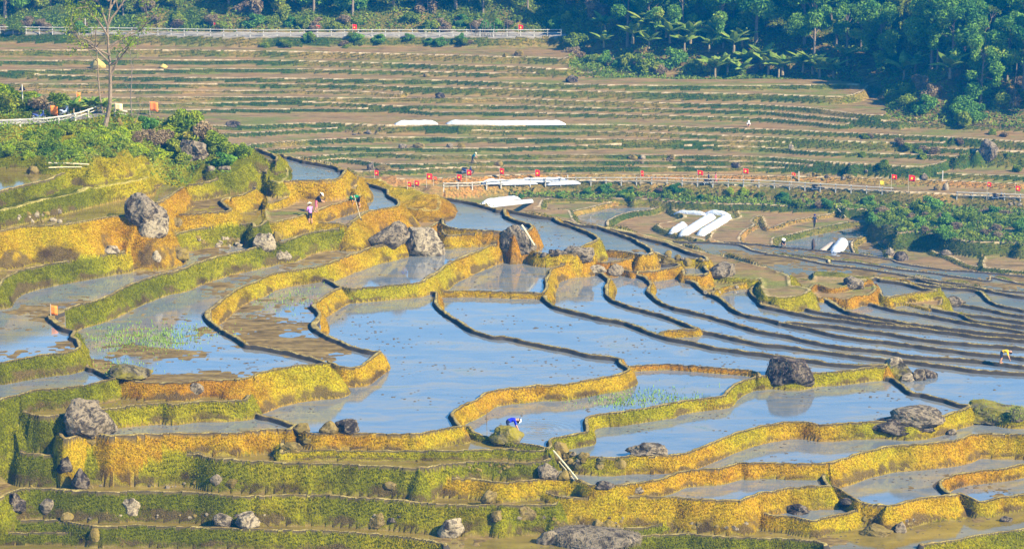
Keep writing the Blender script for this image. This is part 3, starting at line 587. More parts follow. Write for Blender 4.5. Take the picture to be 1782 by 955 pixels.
# ------------------------------------------------------------------ compose the surface
kinds=np.array([s[3] for s in SEEDS]+['d'])
K=kinds[GL]
zone=np.append(zone_l,0)[GL]
wet=np.isin(K,['w','s','m'])
bed=np.where(K=='w',-0.10+0.05*n2+0.10*np.clip(n5-0.72,0,1),np.where(K=='s',-0.07+0.05*n2+0.16*np.clip(n5-0.6,0,1),np.where(K=='m',-0.075+0.05*n2+0.17*n5*n3,0.0)))
bed=np.where(np.isin(K,['d','r','g']),0.03*(n2-.5)+0.05*(n1-.5),bed)
bed=np.where(K=='g',0.05+0.35*n1*n2+0.3*np.clip(n5-.4,0,1),bed)
bed=np.where(K=='r',0,bed)
bed=np.where(np.isin(K,['F','H']),0.35*(n1-.5)+0.8*(n3-.5)*np.clip((GZ+53)/2,0,1)*(K=='F'),bed)
HB=GZ+bed
bhA=np.where(wet,0.27,0.1)*np.where(zone>.5,.6,1.0); bhA=np.where(np.isin(K,['F','H','r']),0,bhA)
prof=np.clip(1-(din-0.20*(0.6+0.8*n1))/0.26,0,1); prof=prof*prof*(3-2*prof)
bund=GZ+bhA*(0.8+0.4*n2)
HH=np.where((bhA>0)&(prof>0),HB+(np.maximum(bund,HB)-HB)*prof,HB)
riser=rz>HH
bankn=(0.07*(n2-.5)+0.13*(n1-.5)+0.04*(n4-.5)+0.12*(n5-.5))*np.where(zone>.5,0.5,1)
HH=np.where(riser,rz+bankn*np.clip(rfrac*4,0,1)*np.clip((1-rfrac)*5,0,1),HH)
HH=np.where(SLOPE,GZ+0.5*(n1-.5)+1.0*(n3-.5),HH)
# beyond the picture's near edge keep flat
bankw=np.where(riser,1.0,np.where(SLOPE,1.0,0.0)); bankw=np.where(K=='H',1.0,bankw); bankw=np.where(K=='g',1.0,bankw); bankw=np.where((K=='F')&(GZ>-53.2),1.0,bankw)
topw=np.where(riser,np.clip((rfrac-0.86)/0.14,0,1),prof*(bhA>0))
tint=np.where(riser,rt,np.where(prof>0.05,tintin,np.append(tint_l,0)[GL]))
tint=np.clip(tint+(n3-.5)*0.7*np.where(tint<0.7,1,0.6),0,1)
dry=np.where(np.isin(K,['d','r']),1.0,0.0)
road=(K=='r')
road|=(K=='F')&(GZ<-53.3)&(GX/GY<0.02)
hx,hy=proj(GX,GY,HH)
road|=(K=='H')&(np.abs(hy-np.interp(hx,[-200,0,60,110,150,185],[214,213,211,207,202,196]))<5.0)&(hx<188)&(hx>-160)
me=bpy.data.meshes.new('terraced_ground')
V=np.stack([GX,GY,HH+CAMZ],-1).reshape(-1,3).astype(np.float32)
ii=np.arange(NR*NC).reshape(NR,NC)
q=np.stack([ii[:-1,:-1],ii[:-1,1:],ii[1:,1:],ii[1:,:-1]],-1).reshape(-1,4)
me.vertices.add(len(V)); me.vertices.foreach_set('co',V.ravel())
me.loops.add(q.size); me.loops.foreach_set('vertex_index',q.ravel().astype(np.int32))
me.polygons.add(len(q)); me.polygons.foreach_set('loop_start',np.arange(0,q.size,4,dtype=np.int32)); me.polygons.foreach_set('loop_total',np.full(len(q),4,np.int32))
me.polygons.foreach_set('use_smooth',np.ones(len(q),bool))
me.update(calc_edges=True)
def cattr(me,name,r,g,b,a):
    at=me.color_attributes.new(name,'FLOAT_COLOR','POINT')
    at.data.foreach_set('color',np.stack([r,g,b,a],-1).reshape(-1).astype(np.float32))
cattr(me,'A',bankw,tint,dry,np.ones_like(tint)); cattr(me,'B',topw,zone,road.astype(float),np.where(riser,rfrac,1))
ground=link(bpy.data.objects.new('ground',me)); tag(ground,kind='structure')
def gz(x,y):
    """ground height (world) at x,y"""
    r=np.clip(np.searchsorted(Ys,y),1,NR-1); c=ucol(x/y)
    return float(HH[r,c])+CAMZ
def hit(px,py,lift=0.0):
    """where the sight line through a pixel of the photograph meets the ground"""
    d=ray(px,py); c=ucol(d[0]/d[1])
    hray=d[2]/d[1]*Ys
    k=np.flatnonzero(hray<=HH[:,c]+lift)
    r=k[0] if len(k) else NR-1
    return Vector((d[0]/d[1]*Ys[r],Ys[r],float(HH[r,c])+CAMZ))
# ------------------------------------------------------------------ ground material
def ground_mat():
    m,nt,b=new_mat('ground'); lk=nt.links
    A=N(nt,'ShaderNodeAttribute',attribute_name='A'); B=N(nt,'ShaderNodeAttribute',attribute_name='B')
    sa=N(nt,'ShaderNodeSeparateColor'); lk.new(A.outputs['Color'],sa.inputs[0]); sb=N(nt,'ShaderNodeSeparateColor'); lk.new(B.outputs['Color'],sb.inputs[0])
    bank,tint,dry=sa.outputs; top,zone,road=sb.outputs; foot=B.outputs['Alpha']
    P=wpos(nt); PS=wpos(nt,(1,1,0.8))
    nf=noise_n(nt,9.0,4,0.7,PS); nm=noise_n(nt,1.6,4,0.6,P); nlg=noise_n(nt,0.22,3,0.6,P); nfine=noise_n(nt,22.0,3,0.7,P)
    # banks near
    tv=mth(nt,'ADD',tint,mth(nt,'MULTIPLY',mth(nt,'SUBTRACT',nm,0.5),0.55),clamp=True)
    g=ramp(nt,tv,[(0.0,(0.11,0.12,0.002)),(0.22,(0.21,0.205,0.003)),(0.5,(0.345,0.28,0.006)),(0.75,(0.41,0.255,0.008)),(1.0,(0.39,0.185,0.010))])
    g=mix(nt,ramp(nt,nf,[(0.36,0.0),(0.6,1.0)]),mix(nt,1.0,g,(0.28,0.26,0.30),'MULTIPLY'),g)
    # exposed soil and stones along the foot of a bank
    fo=mth(nt,'SUBTRACT',mth(nt,'ADD',mth(nt,'MULTIPLY',nf,0.7),mth(nt,'SUBTRACT',mth(nt,'MULTIPLY',noise_n(nt,0.5,4,.65,P),2.0),0.98)),foot)
    soil=ramp(nt,nfine,[(0.3,(0.015,0.011,0.005)),(0.5,(0.075,0.05,0.018)),(0.7,(0.19,0.13,0.05))])
    g=mix(nt,ramp(nt,fo,[(0.12,0.0),(0.34,0.9)]),g,soil)
    g=mix(nt,ramp(nt,noise_n(nt,0.45,5,.7,P),[(0.50,0.0),(0.66,0.8)]),g,mix(nt,1.0,g,(0.36,0.30,0.26),'MULTIPLY'))
    # far banks
    gf=ramp(nt,mth(nt,'ADD',tint,mth(nt,'MULTIPLY',mth(nt,'SUBTRACT',nm,0.5),0.9),clamp=True),[(0.0,(0.04,0.075,0.006)),(0.22,(0.11,0.125,0.010)),(0.45,(0.22,0.16,0.03)),(0.7,(0.34,0.22,0.05)),(0.95,(0.46,0.22,0.05))])
    gf=mix(nt,ramp(nt,noise_n(nt,3.0,4,0.7,P),[(0.35,0.0),(0.6,1.0)]),mix(nt,1.0,gf,(0.4,0.45,0.5),'MULTIPLY'),gf)
    g=mix(nt,zone,g,gf)
    # mud
    PM=wpos(nt,(0.5,1.6,1)); nmud=noise_n(nt,1.2,6,0.68,PM,0.6)
    mud=ramp(nt,nmud,[(0.3,(0.05,0.035,0.010)),(0.48,(0.14,0.092,0.03)),(0.62,(0.24,0.165,0.055)),(0.78,(0.12,0.11,0.02))])
    dryc=ramp(nt,noise_n(nt,0.9,6,0.7,wpos(nt,(0.35,1.2,1)),0.5),[(0.25,(0.055,0.038,0.014)),(0.42,(0.15,0.10,0.038)),(0.58,(0.27,0.18,0.07)),(0.72,(0.11,0.105,0.018))])
    dryc=mix(nt,ramp(nt,nlg,[(0.45,0.0),(0.7,0.7)]),dryc,(0.27,0.15,0.055))
    dryc=mix(nt,ramp(nt,noise_n(nt,0.16,5,.7,wpos(nt,(.6,1.3,1))),[(0.50,0.0),(0.62,0.85)]),dryc,ramp(nt,nf,[(0.3,(0.07,0.10,0.012)),(0.7,(0.19,0.20,0.03))]))
    dryc=mix(nt,ramp(nt,nf,[(0.3,0.5),(0.5,0.0)]),dryc,(0.05,0.04,0.015))
    c=mix(nt,dry,mud,dryc)
    # rim top: trodden pale path with tufts
    tp=ramp(nt,nf,[(0.3,(0.20,0.18,0.03)),(0.5,(0.36,0.29,0.08)),(0.75,(0.52,0.42,0.19))])
    tpf=ramp(nt,nm,[(0.3,(0.38,0.28,0.14)),(0.7,(0.60,0.47,0.28))])
    c2=mix(nt,bank,c,g)
    tt=mix(nt,zone,tp,tpf)
    thr=mth(nt,'ADD',mth(nt,'MULTIPLY',top,mth(nt,'ADD',nf,0.45)),mth(nt,'ADD',mth(nt,'MULTIPLY',zone,0.25),mth(nt,'MULTIPLY',bank,0.2)))
    tf=mth(nt,'MULTIPLY',ramp(nt,thr,[(0.82,0.0),(1.0,0.9)]),ramp(nt,noise_n(nt,0.8,4,.7,P),[(0.38,0.12),(0.6,1.0)]))
    c3=mix(nt,tf,c2,tt)
    # wet mud on a rim's inner side, its shade painted in dark: partial top weight outside the bank
    inner=mth(nt,'MULTIPLY',mth(nt,'SUBTRACT',1.0,bank),ramp(nt,top,[(0.02,0.0),(0.08,1.0),(0.86,1.0),(0.97,0.0)]))
    inner=mth(nt,'MULTIPLY',inner,mth(nt,'SUBTRACT',1.0,dry))
    c4=mix(nt,inner,c3,(0.045,0.038,0.028))
    c5=mix(nt,road,c4,ramp(nt,nm,[(0.3,(0.20,0.18,0.15)),(0.7,(0.32,0.29,0.24))]))
    lk.new(c5,b.inputs['Base Color'])
    b.inputs['Roughness'].default_value=0.85
    bp=N(nt,'ShaderNodeBump'); bp.inputs['Strength'].default_value=0.9; bp.inputs['Distance'].default_value=0.16
    lk.new(mth(nt,'MULTIPLY',mth(nt,'ADD',mth(nt,'MULTIPLY',nf,0.9),mth(nt,'MULTIPLY',nm,0.9)),mth(nt,'ADD',mth(nt,'MULTIPLY',bank,0.9),0.12)),bp.inputs['Height'])
    lk.new(bp.outputs[0],b.inputs['Normal'])
    return m
ground.data.materials.append(ground_mat())
def water_mat(ring=None,murky=False):
    m,nt,b=new_mat('water'); lk=nt.links; b.inputs['Specular IOR Level'].default_value=0.5
    P=wpos(nt,(0.35,1.0,1)); n=noise_n(nt,0.55,6,0.65,P,0.8); n2=noise_n(nt,7.0,3,0.6,wpos(nt,(0.5,1.4,1)))
    c=ramp(nt,n,[(0.3,(0.09,0.12,0.15)),(0.5,(0.14,0.155,0.16)),(0.62,(0.21,0.175,0.11)),(0.72,(0.14,0.15,0.08))])
    if murky: c=ramp(nt,n,[(0.3,(0.10,0.072,0.014)),(0.5,(0.165,0.12,0.025)),(0.7,(0.24,0.175,0.04))])  # turbid water, with golden reflections of the banks painted into its colour
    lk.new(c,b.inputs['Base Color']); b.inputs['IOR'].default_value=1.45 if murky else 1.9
    lk.new(ramp(nt,n,[(0.35,0.015),(0.75,0.07)]),b.inputs['Roughness'])
    bp=N(nt,'ShaderNodeBump'); bp.inputs['Strength'].default_value=0.07; bp.inputs['Distance'].default_value=0.02
    lk.new(n2,bp.inputs['Height']); last=bp
    if ring:
        g=nt.nodes.new('ShaderNodeNewGeometry'); sub=N(nt,'ShaderNodeVectorMath',operation='SUBTRACT'); lk.new(g.outputs['Position'],sub.inputs[0]); sub.inputs[1].default_value=ring
        ln=N(nt,'ShaderNodeVectorMath',operation='LENGTH'); lk.new(sub.outputs[0],ln.inputs[0]); r=ln.outputs['Value']
        fall=mth(nt,'MAXIMUM',mth(nt,'SUBTRACT',1.0,mth(nt,'DIVIDE',r,3.6)),0.0)
        h=mth(nt,'MULTIPLY',mth(nt,'SINE',mth(nt,'MULTIPLY',r,13.0)),fall)
        b2=N(nt,'ShaderNodeBump'); b2.inputs['Strength'].default_value=0.5; b2.inputs['Distance'].default_value=0.02; lk.new(h,b2.inputs['Height']); lk.new(bp.outputs[0],b2.inputs['Normal']); last=b2
    lk.new(last.outputs[0],b.inputs['Normal'])
    return m
WATER=water_mat(); MURKY_REFL=water_mat(murky=True)
for i,s in enumerate(SEEDS):
    if s[3] not in 'wsm': continue
    msk=(GL==i)&~SLOPE
    if msk.sum()<30: continue
    r=np.flatnonzero(msk.any(1)); vs=[];fs=[]
    vis=msk&(HH<GZ+0.05)
    for rr in r:
        row=vis[rr]
        e=np.flatnonzero(np.diff(np.concatenate([[0],row.astype(np.int8),[0]])))
        for a,bb in zip(e[::2],e[1::2]):
            a2=max(a-1,0); b2=min(bb,NC-1)
            y0=Ys[rr]-0.5*(Ys[rr]-Ys[max(rr-1,0)]); y1=Ys[rr]+0.5*(Ys[min(rr+1,NR-1)]-Ys[rr])
            ua=us[a2]; ub=us[b2]; z=s[2]+CAMZ; n=len(vs)
            vs+=[(ua*y0,y0,z),(ub*y0,y0,z),(ub*y1,y1,z),(ua*y1,y1,z)]; fs.append((n,n+1,n+2,n+3))
    if not fs: continue
    o=mesh_obj('paddy_water',vs,fs,(MURKY_REFL if ((s[3]=='s' and s[4]<.35) or (s[2]<-53 and s[2]>-55 and s[1]>800) or (s[3] in 'ms' and s[5]==0 and s[2]>-44)) else WATER) if s[0]!=1159 else water_mat(tuple(at_z(938,749,s[2])))); tag(o,kind='structure')
# ------------------------------------------------------------------ plants
M_LEAFD=leaf_mat('forest_leaves',(0.06,0.20,0.04),(0.24,0.42,0.04),0.25,(0.60,0.58,0.06))
M_LEAFY=leaf_mat('yellow_leaves',(0.12,0.22,0.02),(0.38,0.42,0.03),0.3,(0.55,0.42,0.07))
M_SHRUB=leaf_mat('shrub_leaves',(0.10,0.19,0.012),(0.33,0.40,0.02),0.7,(0.52,0.46,0.08))
M_LIME=leaf_mat('lime_leaves',(0.24,0.38,0.01),(0.50,0.56,0.01),0.9,(0.58,0.48,0.04))
M_DRYL=leaf_mat('dry_leaves',(0.22,0.15,0.08),(0.42,0.31,0.16),0.9,(0.56,0.44,0.25))
M_BARK=simple('bark',(0.22,0.17,0.12),0.9,0.5,6.0,0.4)
M_BARKL=simple('pale_bark',(0.20,0.15,0.10),0.9,0.45,5.0,0.4)
M_BAN=leaf_mat('banana_leaf',(0.10,0.22,0.02),(0.34,0.42,0.06),0.8,(0.45,0.40,0.12))
M_BSTEM=simple('banana_stem',(0.26,0.20,0.11),0.8,0.4,3.0)
def crown_mesh(rs,blobs,n,size,flat=0.0):
    """leaf-sized faces scattered through clumps: blobs = (x,y,z,r)"""
    b=np.array(blobs); w=b[:,3]**2.2; w/=w.sum(); k=rs.choice(len(b),n,p=w)
    d=rs.normal(size=(n,3)); d/=np.linalg.norm(d,axis=1)[:,None]; r=rs.uniform(0.35,1.0,n)**0.5
    c=b[k,:3]+d*(r*b[k,3])[:,None]*np.array([1,1,0.8])
    a=rs.normal(size=(n,3))+d*0.6; a/=np.linalg.norm(a,axis=1)[:,None]
    u=np.cross(a,rs.normal(size=(n,3))); u/=np.linalg.norm(u,axis=1)[:,None]+1e-9; v=np.cross(a,u)
    s=size*rs.uniform(0.6,1.4,n)[:,None]
    P=np.stack([c-u*s,c-v*s*0.45,c+u*s,c+v*s*0.45],1).reshape(-1,3)
    F=np.arange(n*4).reshape(-1,4); return P,F
def np_mesh(name,P,F,mat,parent=None,attrs=None):
    me=bpy.data.meshes.new(name); me.vertices.add(len(P)); me.vertices.foreach_set('co',P.astype(np.float32).ravel())
    me.loops.add(F.size); me.loops.foreach_set('vertex_index',F.ravel().astype(np.int32))
    me.polygons.add(len(F)); me.polygons.foreach_set('loop_start',np.arange(0,F.size,F.shape[1],dtype=np.int32)); me.polygons.foreach_set('loop_total',np.full(len(F),F.shape[1],np.int32))
    me.update(calc_edges=True); me.materials.append(mat)
    if attrs is not None: cattr(me,'A',*attrs)
    return link(bpy.data.objects.new(name,me),parent)
def make_tree(name,seed,h,cr,n,leaf,mat,low=0.25,bark=M_BARK,nb=16,drape=0):
    rs=np.random.RandomState(seed); root=empty(name,(0,0,0))
    t=MB(); lean=rs.uniform(-.6,.6,2); pts=[(lean[0]*k*k,lean[1]*k*k,h*0.92*k) for k in (0,.2,.45,.7,1)]
    t.tube(pts,[0.22*h/10,0.17*h/10,0.13*h/10,0.08*h/10,0.03],7)
    blobs=[]
    for i in range(nb):
        z=h*rs.uniform(low,1.0); k=(z/h-low)/(1-low); ra=cr*(1.0-0.75*abs(k-0.4)**1.3)*rs.uniform(0.45,1.0); th=rs.uniform(0,6.28)
        c=(ra*math.cos(th)+lean[0]*z/h,ra*math.sin(th)+lean[1]*z/h,z); r=cr*rs.uniform(0.28,0.5)
        blobs.append((*c,r))
        t.tube([(lean[0]*(z*.75/h)**2,lean[1]*(z*.75/h)**2,z*0.75),((c[0])*.5,(c[1])*.5,z*0.9),c],[0.06*h/10,0.04*h/10,0.015],5)
        if drape and rs.rand()<drape:
            for q in range(3): blobs.append((c[0]*1.05,c[1]*1.05,z-0.6*(q+1)*r,r*0.6))
    t.build('trunk',bark,root)
    P,F=crown_mesh(rs,blobs,n,leaf); np_mesh('crown',P,F,mat,root)
    return root
protos=[make_tree('broadleaf_tree',11,11,3.2,7500,0.24,M_LEAFD,0.12,nb=18,drape=.3),
        make_tree('broadleaf_tree',12,13,3.6,8500,0.22,M_LEAFD,0.2,nb=20),
        make_tree('broadleaf_tree',13,9,2.8,6000,0.22,M_LEAFY,0.12,nb=15,drape=.5),
        make_tree('broadleaf_tree',14,12,2.6,6500,0.24,M_LEAFD,0.3,nb=14),
        make_tree('broadleaf_tree',15,8,3.0,6000,0.2,M_LEAFY,0.1,nb=14),
        make_tree('broadleaf_tree',16,7,2.6,5200,0.26,M_DRYL,0.08,nb=12,drape=.4)]
TL=['dark green broad-crowned tree in the forest','tall dark green tree in the forest','yellow-green leafy tree hung with creepers at the forest edge','slim tall forest tree with high crown','bushy yellow-green tree at the forest edge','dry brownish tree tangled with vines at the forest edge']
rs=np.random.RandomState(21)
used=set(); nt_=0
def fw(u):  # forest boundary depth at u=x/y
    return float(np.interp(u,[a[0]/a[1] for a in _fw],[a[1] for a in _fw]))
spots=[]
for row in range(9):
    for X in np.arange(-108,112,5.2):
        x=X+rs.uniform(-2,2); u=x/430; 
        y=fw(u)+ (8.5 if u<0.015 else 3.0)+row*5.5+rs.uniform(-1.8,1.8)
        if u<0.015 and row>2: continue
        if u>=0.015 and u<0.09 and row<1: continue
        if row>5 and u<0.1: continue
        if abs(x/y)>0.212: continue
        spots.append((x,y,row,u))
for x,y,row,u in spots:
    if u<0.0: k=rs.choice(6,p=[.2,.12,.25,.08,.2,.15])
    elif u<0.1: k=rs.choice(6,p=[.3,.25,.15,.15,.1,.05])
    else: k=rs.choice(6,p=[.35,.3,.1,.2,.05,0])
    o=protos[k] if k not in used else copy_tree(protos[k]); used.add(k)
    s=rs.uniform(0.75,1.15); o.location=(x,y,gz(x,y)-0.3); o.rotation_euler=(0,0,rs.uniform(0,6.28)); o.scale=(s,s,s*rs.uniform(.9,1.15))
    tag(o,TL[k]+(' above the upper road' if u<0.015 else ' on the hazy slope at the right'),'tree','forest trees of that kind '+('above the upper road' if u<0.015 else 'on the hazy right slope')+' (%s)'%['dark','tall','creeper','slim','bushy','dry'][k])
# --- shrubs
def make_shrub(name,seed,r,n,leaf,mat,tall=1.0):
    rs=np.random.RandomState(seed); root=empty(name,(0,0,0)); blobs=[]; t=MB()
    for i in range(11):
        th=rs.uniform(0,6.28); d=r*rs.uniform(0,.75); z=r*tall*rs.uniform(.2,.95)*(1-0.35*d/r); c=(d*math.cos(th),d*math.sin(th),z); blobs.append((*c,r*rs.uniform(.25,.45)))
        t.tube([(0,0,-.1),(c[0]*.4,c[1]*.4,z*.6),c],[.03,.022,.01],4)
    t.build('stems',M_BARK,root); P,F=crown_mesh(rs,blobs,n,leaf); np_mesh('foliage',P,F,mat,root); return root
shr={'green':make_shrub('shrub',31,1.3,2600,.10,M_SHRUB),'lime':make_shrub('shrub',32,1.2,2600,.09,M_LIME,.8),'dry':make_shrub('shrub',33,1.2,2400,.09,M_DRYL,.9),'dark':make_shrub('shrub',34,1.5,2600,.12,M_LEAFD,1.1),'yellow':make_shrub('shrub',35,1.2,2400,.10,M_LEAFY,.9)}
shru=set()
DESC={'green':'leafy green shrub','lime':'bright lime-green bush','dry':'dry brown straggly bush','dark':'dark green rounded bush','yellow':'yellow-green bush'}
def shrub(kind,px,py,s,where,grp,lift=-0.15):
    p=hit(px,py); o=shr[kind] if kind not in shru else copy_tree(shr[kind]); shru.add(kind)
    o.location=(p.x,p.y,p.z+lift); o.rotation_euler=(0,0,rnd.uniform(0,6.28)); o.scale=(s*rnd.uniform(.9,1.25),s,s*rnd.uniform(.75,1.1))
    tag(o,DESC[kind]+' '+where,'shrub',grp+' (%s)'%kind)
kinds5=['green','green','lime','dry','yellow','dark']
for i in range(40):      # slope below the left road
    px=rnd.uniform(0,235); t=rnd.random(); top=222 if px<150 else 212+ (px-150)*.15; py=top+8+(266-top)*t
    shrub(rnd.choice(['green','green','lime','yellow']) if px<120 else rnd.choice(['lime','lime','green','yellow']),px,py,rnd.uniform(.55,.85),'below the left rail','bushes on the left slope')
for (px,py,k,s) in [(215,236,'lime',.9),(235,248,'dry',.9),(262,246,'dry',1.2),(280,252,'dry',1.1),(250,228,'dark',.9),(295,232,'lime',1.2),(315,226,'green',1.4),(338,232,'green',1.5),(355,245,'dry',1.4),(330,252,'yellow',1.2),(372,258,'green',1.2),(300,262,'yellow',1.0),(392,268,'yellow',1.2),(412,270,'lime',1.0),(425,268,'green',.9),(280,272,'lime',.9),(318,285,'yellow',.8),(385,288,'dark',.9),(240,262,'lime',.9),(260,280,'yellow',.8),(345,222,'dry',1.1),(300,218,'green',.9)]:
    shrub(k,px,py,s,'on the knoll beside the bare tree','bushes on the left knoll')
for (px,py,k,s) in [(55,188,'green',1.3),(75,192,'dry',1.2),(90,190,'green',1.1),(35,190,'yellow',1.2),(10,195,'yellow',1.4),(2,180,'lime',1.8),(20,175,'dry',1.2),(60,178,'dark',1.0)]:
    shrub(k,px,py,s,'above the left road by the sign post','bushes above the left road')
for i in range(50):      # brush under the valley road
    px=rnd.uniform(890,1560); py=np.interp(px,[740,900,1142,1330,1554],[338,338,333,343,356])+rnd.uniform(2,14)
    if px<1130 and py>346: py-=6
    shrub(rnd.choice(['green','green','lime','dark','dry']),px,py,rnd.uniform(.45,.8),'on the bank below the valley road','brush below the valley road')
for i in range(50):      # thicket at the right
    px=rnd.uniform(1515,1785); top=np.interp(px,[1515,1600,1785],[365,352,372]); py=rnd.uniform(top+8,np.interp(px,[1515,1600,1785],[395,412,428]))
    shrub(rnd.choice(['green','dark','green','dry','yellow']),px,py,rnd.uniform(.7,1.15),'in the thicket under the valley road','thicket at the right')
for i in range(45):      # forest foot on the right and along the upper bank
    if i<28: px=rnd.uniform(985,1345); py=rnd.uniform(np.interp(px,[985,1050,1345],[72,112,131]),np.interp(px,[985,1050,1345],[98,126,137]))
    else: px=rnd.uniform(1520,1785); py=rnd.uniform(150,225)
    shrub(rnd.choice(['green','dark','yellow','dry']),px,py,rnd.uniform(1.0,1.9),'at the forest foot','scrub at the forest foot')
for i in range(34):      # scrub on the bank under the upper road and on far banks
    if i<18: px=rnd.uniform(380,985); py=rnd.uniform(68,86)
    else: px=rnd.uniform(1480,1785); py=rnd.uniform(228,300)
    shrub(rnd.choice(['green','dark','dry','green']),px,py,rnd.uniform(.5,.95),'on the bank of the far terraces','scrub on the far banks')
for i in range(45):      # undergrowth along the upper road
    px=rnd.uniform(-10,1000); py=rnd.uniform(38,56)
    shrub(rnd.choice(['yellow','dry','green','dry','dark']),px,py,rnd.uniform(.8,1.5),'above the upper road','undergrowth above the upper road')
# --- banana plants
def make_banana(seed,h,n):
    rs=np.random.RandomState(seed); root=empty('banana_plant',(0,0,0)); t=MB(); t.tube([(0,0,0),(.05,0,h*.18),(.02,.04,h*.34)],[.17,.14,.09],8); t.build('stem',M_BSTEM,root)
    for i in range(n):
        th=6.28*i/n+rs.uniform(-.4,.4); L=h*rs.uniform(.5,.75); up=rs.uniform(.7,1.45); m=MB(); P=[]
        for k in range(7):
            q=k/6; r=L*q*math.cos(up*(1-q*.6)); z=h*.32+L*(math.sin(up)*q-0.62*q*q*(1.25-up*.5)); wd=.38*h/3*math.sin(math.pi*min(1,.08+q*.92))**.6+.01
            P.append((r,z,wd))
        vs=[]; c,s_=math.cos(th),math.sin(th)
        for r,z,wd in P:
            for sg,dz in ((-1,-.12*h/3),(0,0),(1,-.12*h/3)): vs.append((r*c-sg*wd*s_,r*s_+sg*wd*c,z+dz*(wd*3)))
        fs=[]
        for k in range(6):
            for j in range(2): a=k*3+j; fs.append((a,a+1,a+4,a+3))
        m.add(vs,fs); m.build('leaf',M_BAN,root)
    return root
ban=[make_banana(41,4.2,9),make_banana(42,3.4,7),make_banana(43,3.8,8)]
BS=[(1120,66),(1140,62),(1158,70),(1165,78),(1180,72),(1128,88),(1052,62),(1050,85),(1200,80),(1190,92),(1232,92),(1238,80),(1243,128),(1250,118),(1275,96),(1290,84),(1265,122),(1288,128),(1300,112),(1325,108),(1335,125),(1353,128),(1360,124),(1395,120),(1412,124),(1424,130),(1448,132),(1472,108),(1100,78),(1115,50),(1570,135),(1590,118),(1650,130),(1640,108),(1700,150)]
for i,(px,py) in enumerate(BS):
    p=hit(px,py+4); o=ban[i] if i<3 else copy_tree(ban[i%3]); s=rnd.uniform(.95,1.4); o.location=(p.x,p.y-1.5,p.z-.1); o.rotation_euler=(0,0,rnd.uniform(0,6.28)); o.scale=(s,)*3
    if py<100: o.location.z+=0.8
    tag(o,'banana plant with broad arching leaves before the forest','banana plant','banana plants at the forest edge')
for i,(px,py) in enumerate([(128,196),(140,195),(155,193),(168,192),(183,193)]):
    p=hit(px,py+4); o=copy_tree(ban[i%3]); o.location=p; o.rotation_euler=(0,0,i*1.3); o.scale=(.5,)*3
    tag(o,'small bright green banana plant behind the left roadside rail','banana plant','banana plants by the left road')
# --- bare trees on the left knoll
def branchy(mb,p,d,L,r,depth,rs,tips):
    n=4; pts=[Vector(p)]; dd=Vector(d)
    for k in range(n):
        dd=(dd+Vector(rs.normal(size=3))*0.13+Vector((0,0,.03))).normalized(); pts.append(pts[-1]+dd*L/n)
    mb.tube(pts,[r*(1-.5*k/n) for k in range(n+1)],6,cap=False)
    if depth==0: tips.append(pts[-1]); return
    for j in range(rs.randint(2,4)):
        q=pts[rs.randint(2,n+1)]; a=Vector(rs.normal(size=3)); a=(a-dd*a.dot(dd)).normalized()
        branchy(mb,q,(dd*0.85+a*rs.uniform(.5,.9)).normalized(),L*rs.uniform(.55,.75),r*.5,depth-1,rs,tips)
def bare_tree(px,py,path,r,seed,limbs,label,leafn,name='bare_tree',depth=2):
    base=hit(px,py); sc=base.length and (Vector((base.x,base.y,base.z-CAMZ)).length/FPX)
    root=empty(name,base); rs=np.random.RandomState(seed); t=MB(); tips=[]
    pts=[Vector(((x-px)*sc,rs.uniform(-.15,.15),(py-y)*sc*1.02)) for x,y in path]
    t.tube(pts,[r*(1-.75*k/(len(pts)-1)) for k in range(len(pts))],8)
    t.build('trunk',M_BARKL,root)
    for (x,y,ang,L,dp) in limbs:
        b=MB(); p=Vector(((x-px)*sc,0,(py-y)*sc*1.02)); branchy(b,p,Vector((math.sin(ang),rs.uniform(-.3,.3),math.cos(ang))),L,r*.52,dp,rs,tips); b.build('limb',M_BARKL,root)
    if leafn:
        bl=[(q.x,q.y,q.z,.55) for q in tips[:]]
        P,F=crown_mesh(rs,bl,leafn,.11); np_mesh('crown',P,F,M_SHRUB,root)
    tag(root,label,'tree'); return root
bare_tree(183,222,[(183,222),(187,205),(193,180),(194,150),(195,120),(193,90),(192,55),(198,20),(205,-20)],.21,5,[(194,118,.9,2.6,2),(194,112,-.8,2.4,2),(193,88,1.0,3.0,2),(193,70,-.7,2.6,2),(192,55,.6,3.6,3),(193,52,-.5,3.0,3),(196,25,.5,3.0,2),(197,10,-.6,2.2,2),(194,135,.6,2.0,2),(193,100,-1.1,2.6,2)],'tall bare pale-barked tree leaning over the left roadside rail',3000)
bare_tree(179,198,[(179,198),(175,170),(173,140),(173,110),(172,80),(170,55)],.09,6,[(173,110,-.7,2.0,2),(172,85,.6,1.6,1),(173,95,-1.0,2.0,1)],'thin bare tree just left of the tall leaning one',200)
bare_tree(229,202,[(229,202),(228,170),(231,140),(231,110),(230,86)],.09,8,[(229,160,-.6,1.3,1),(231,130,.5,1.4,1),(230,100,-.5,1.4,2),(231,110,.7,1.3,1)],'short bare tree to the right of the tall leaning one',120)
bare_tree(228,228,[(228,228),(240,205),(245,190),(252,180)],.05,9,[(242,200,.7,.8,1),(246,188,-.4,.7,1)],'small pale dead sapling among the knoll bushes',0,depth=1)
bare_tree(1765,150,[(1765,150),(1767,130),(1768,112),(1772,90)],.12,10,[(1768,112,-.7,2.4,1),(1768,110,.8,2.4,1)],'white forked dead tree in front of the right forest',0)
for i,(px,py,d) in enumerate([(1712,96,0),(1718,96,.1)]):
    bare_tree(px,py,[(px,py),(px+1,py-20),(px+1+d*10,py-45)],.12,12+i,[(px+1,py-35,.6-d*9,2.0,1)],['left of two pale slim trunks before the dark forest at right','right of two pale slim trunks before the dark forest at right'][i],200)
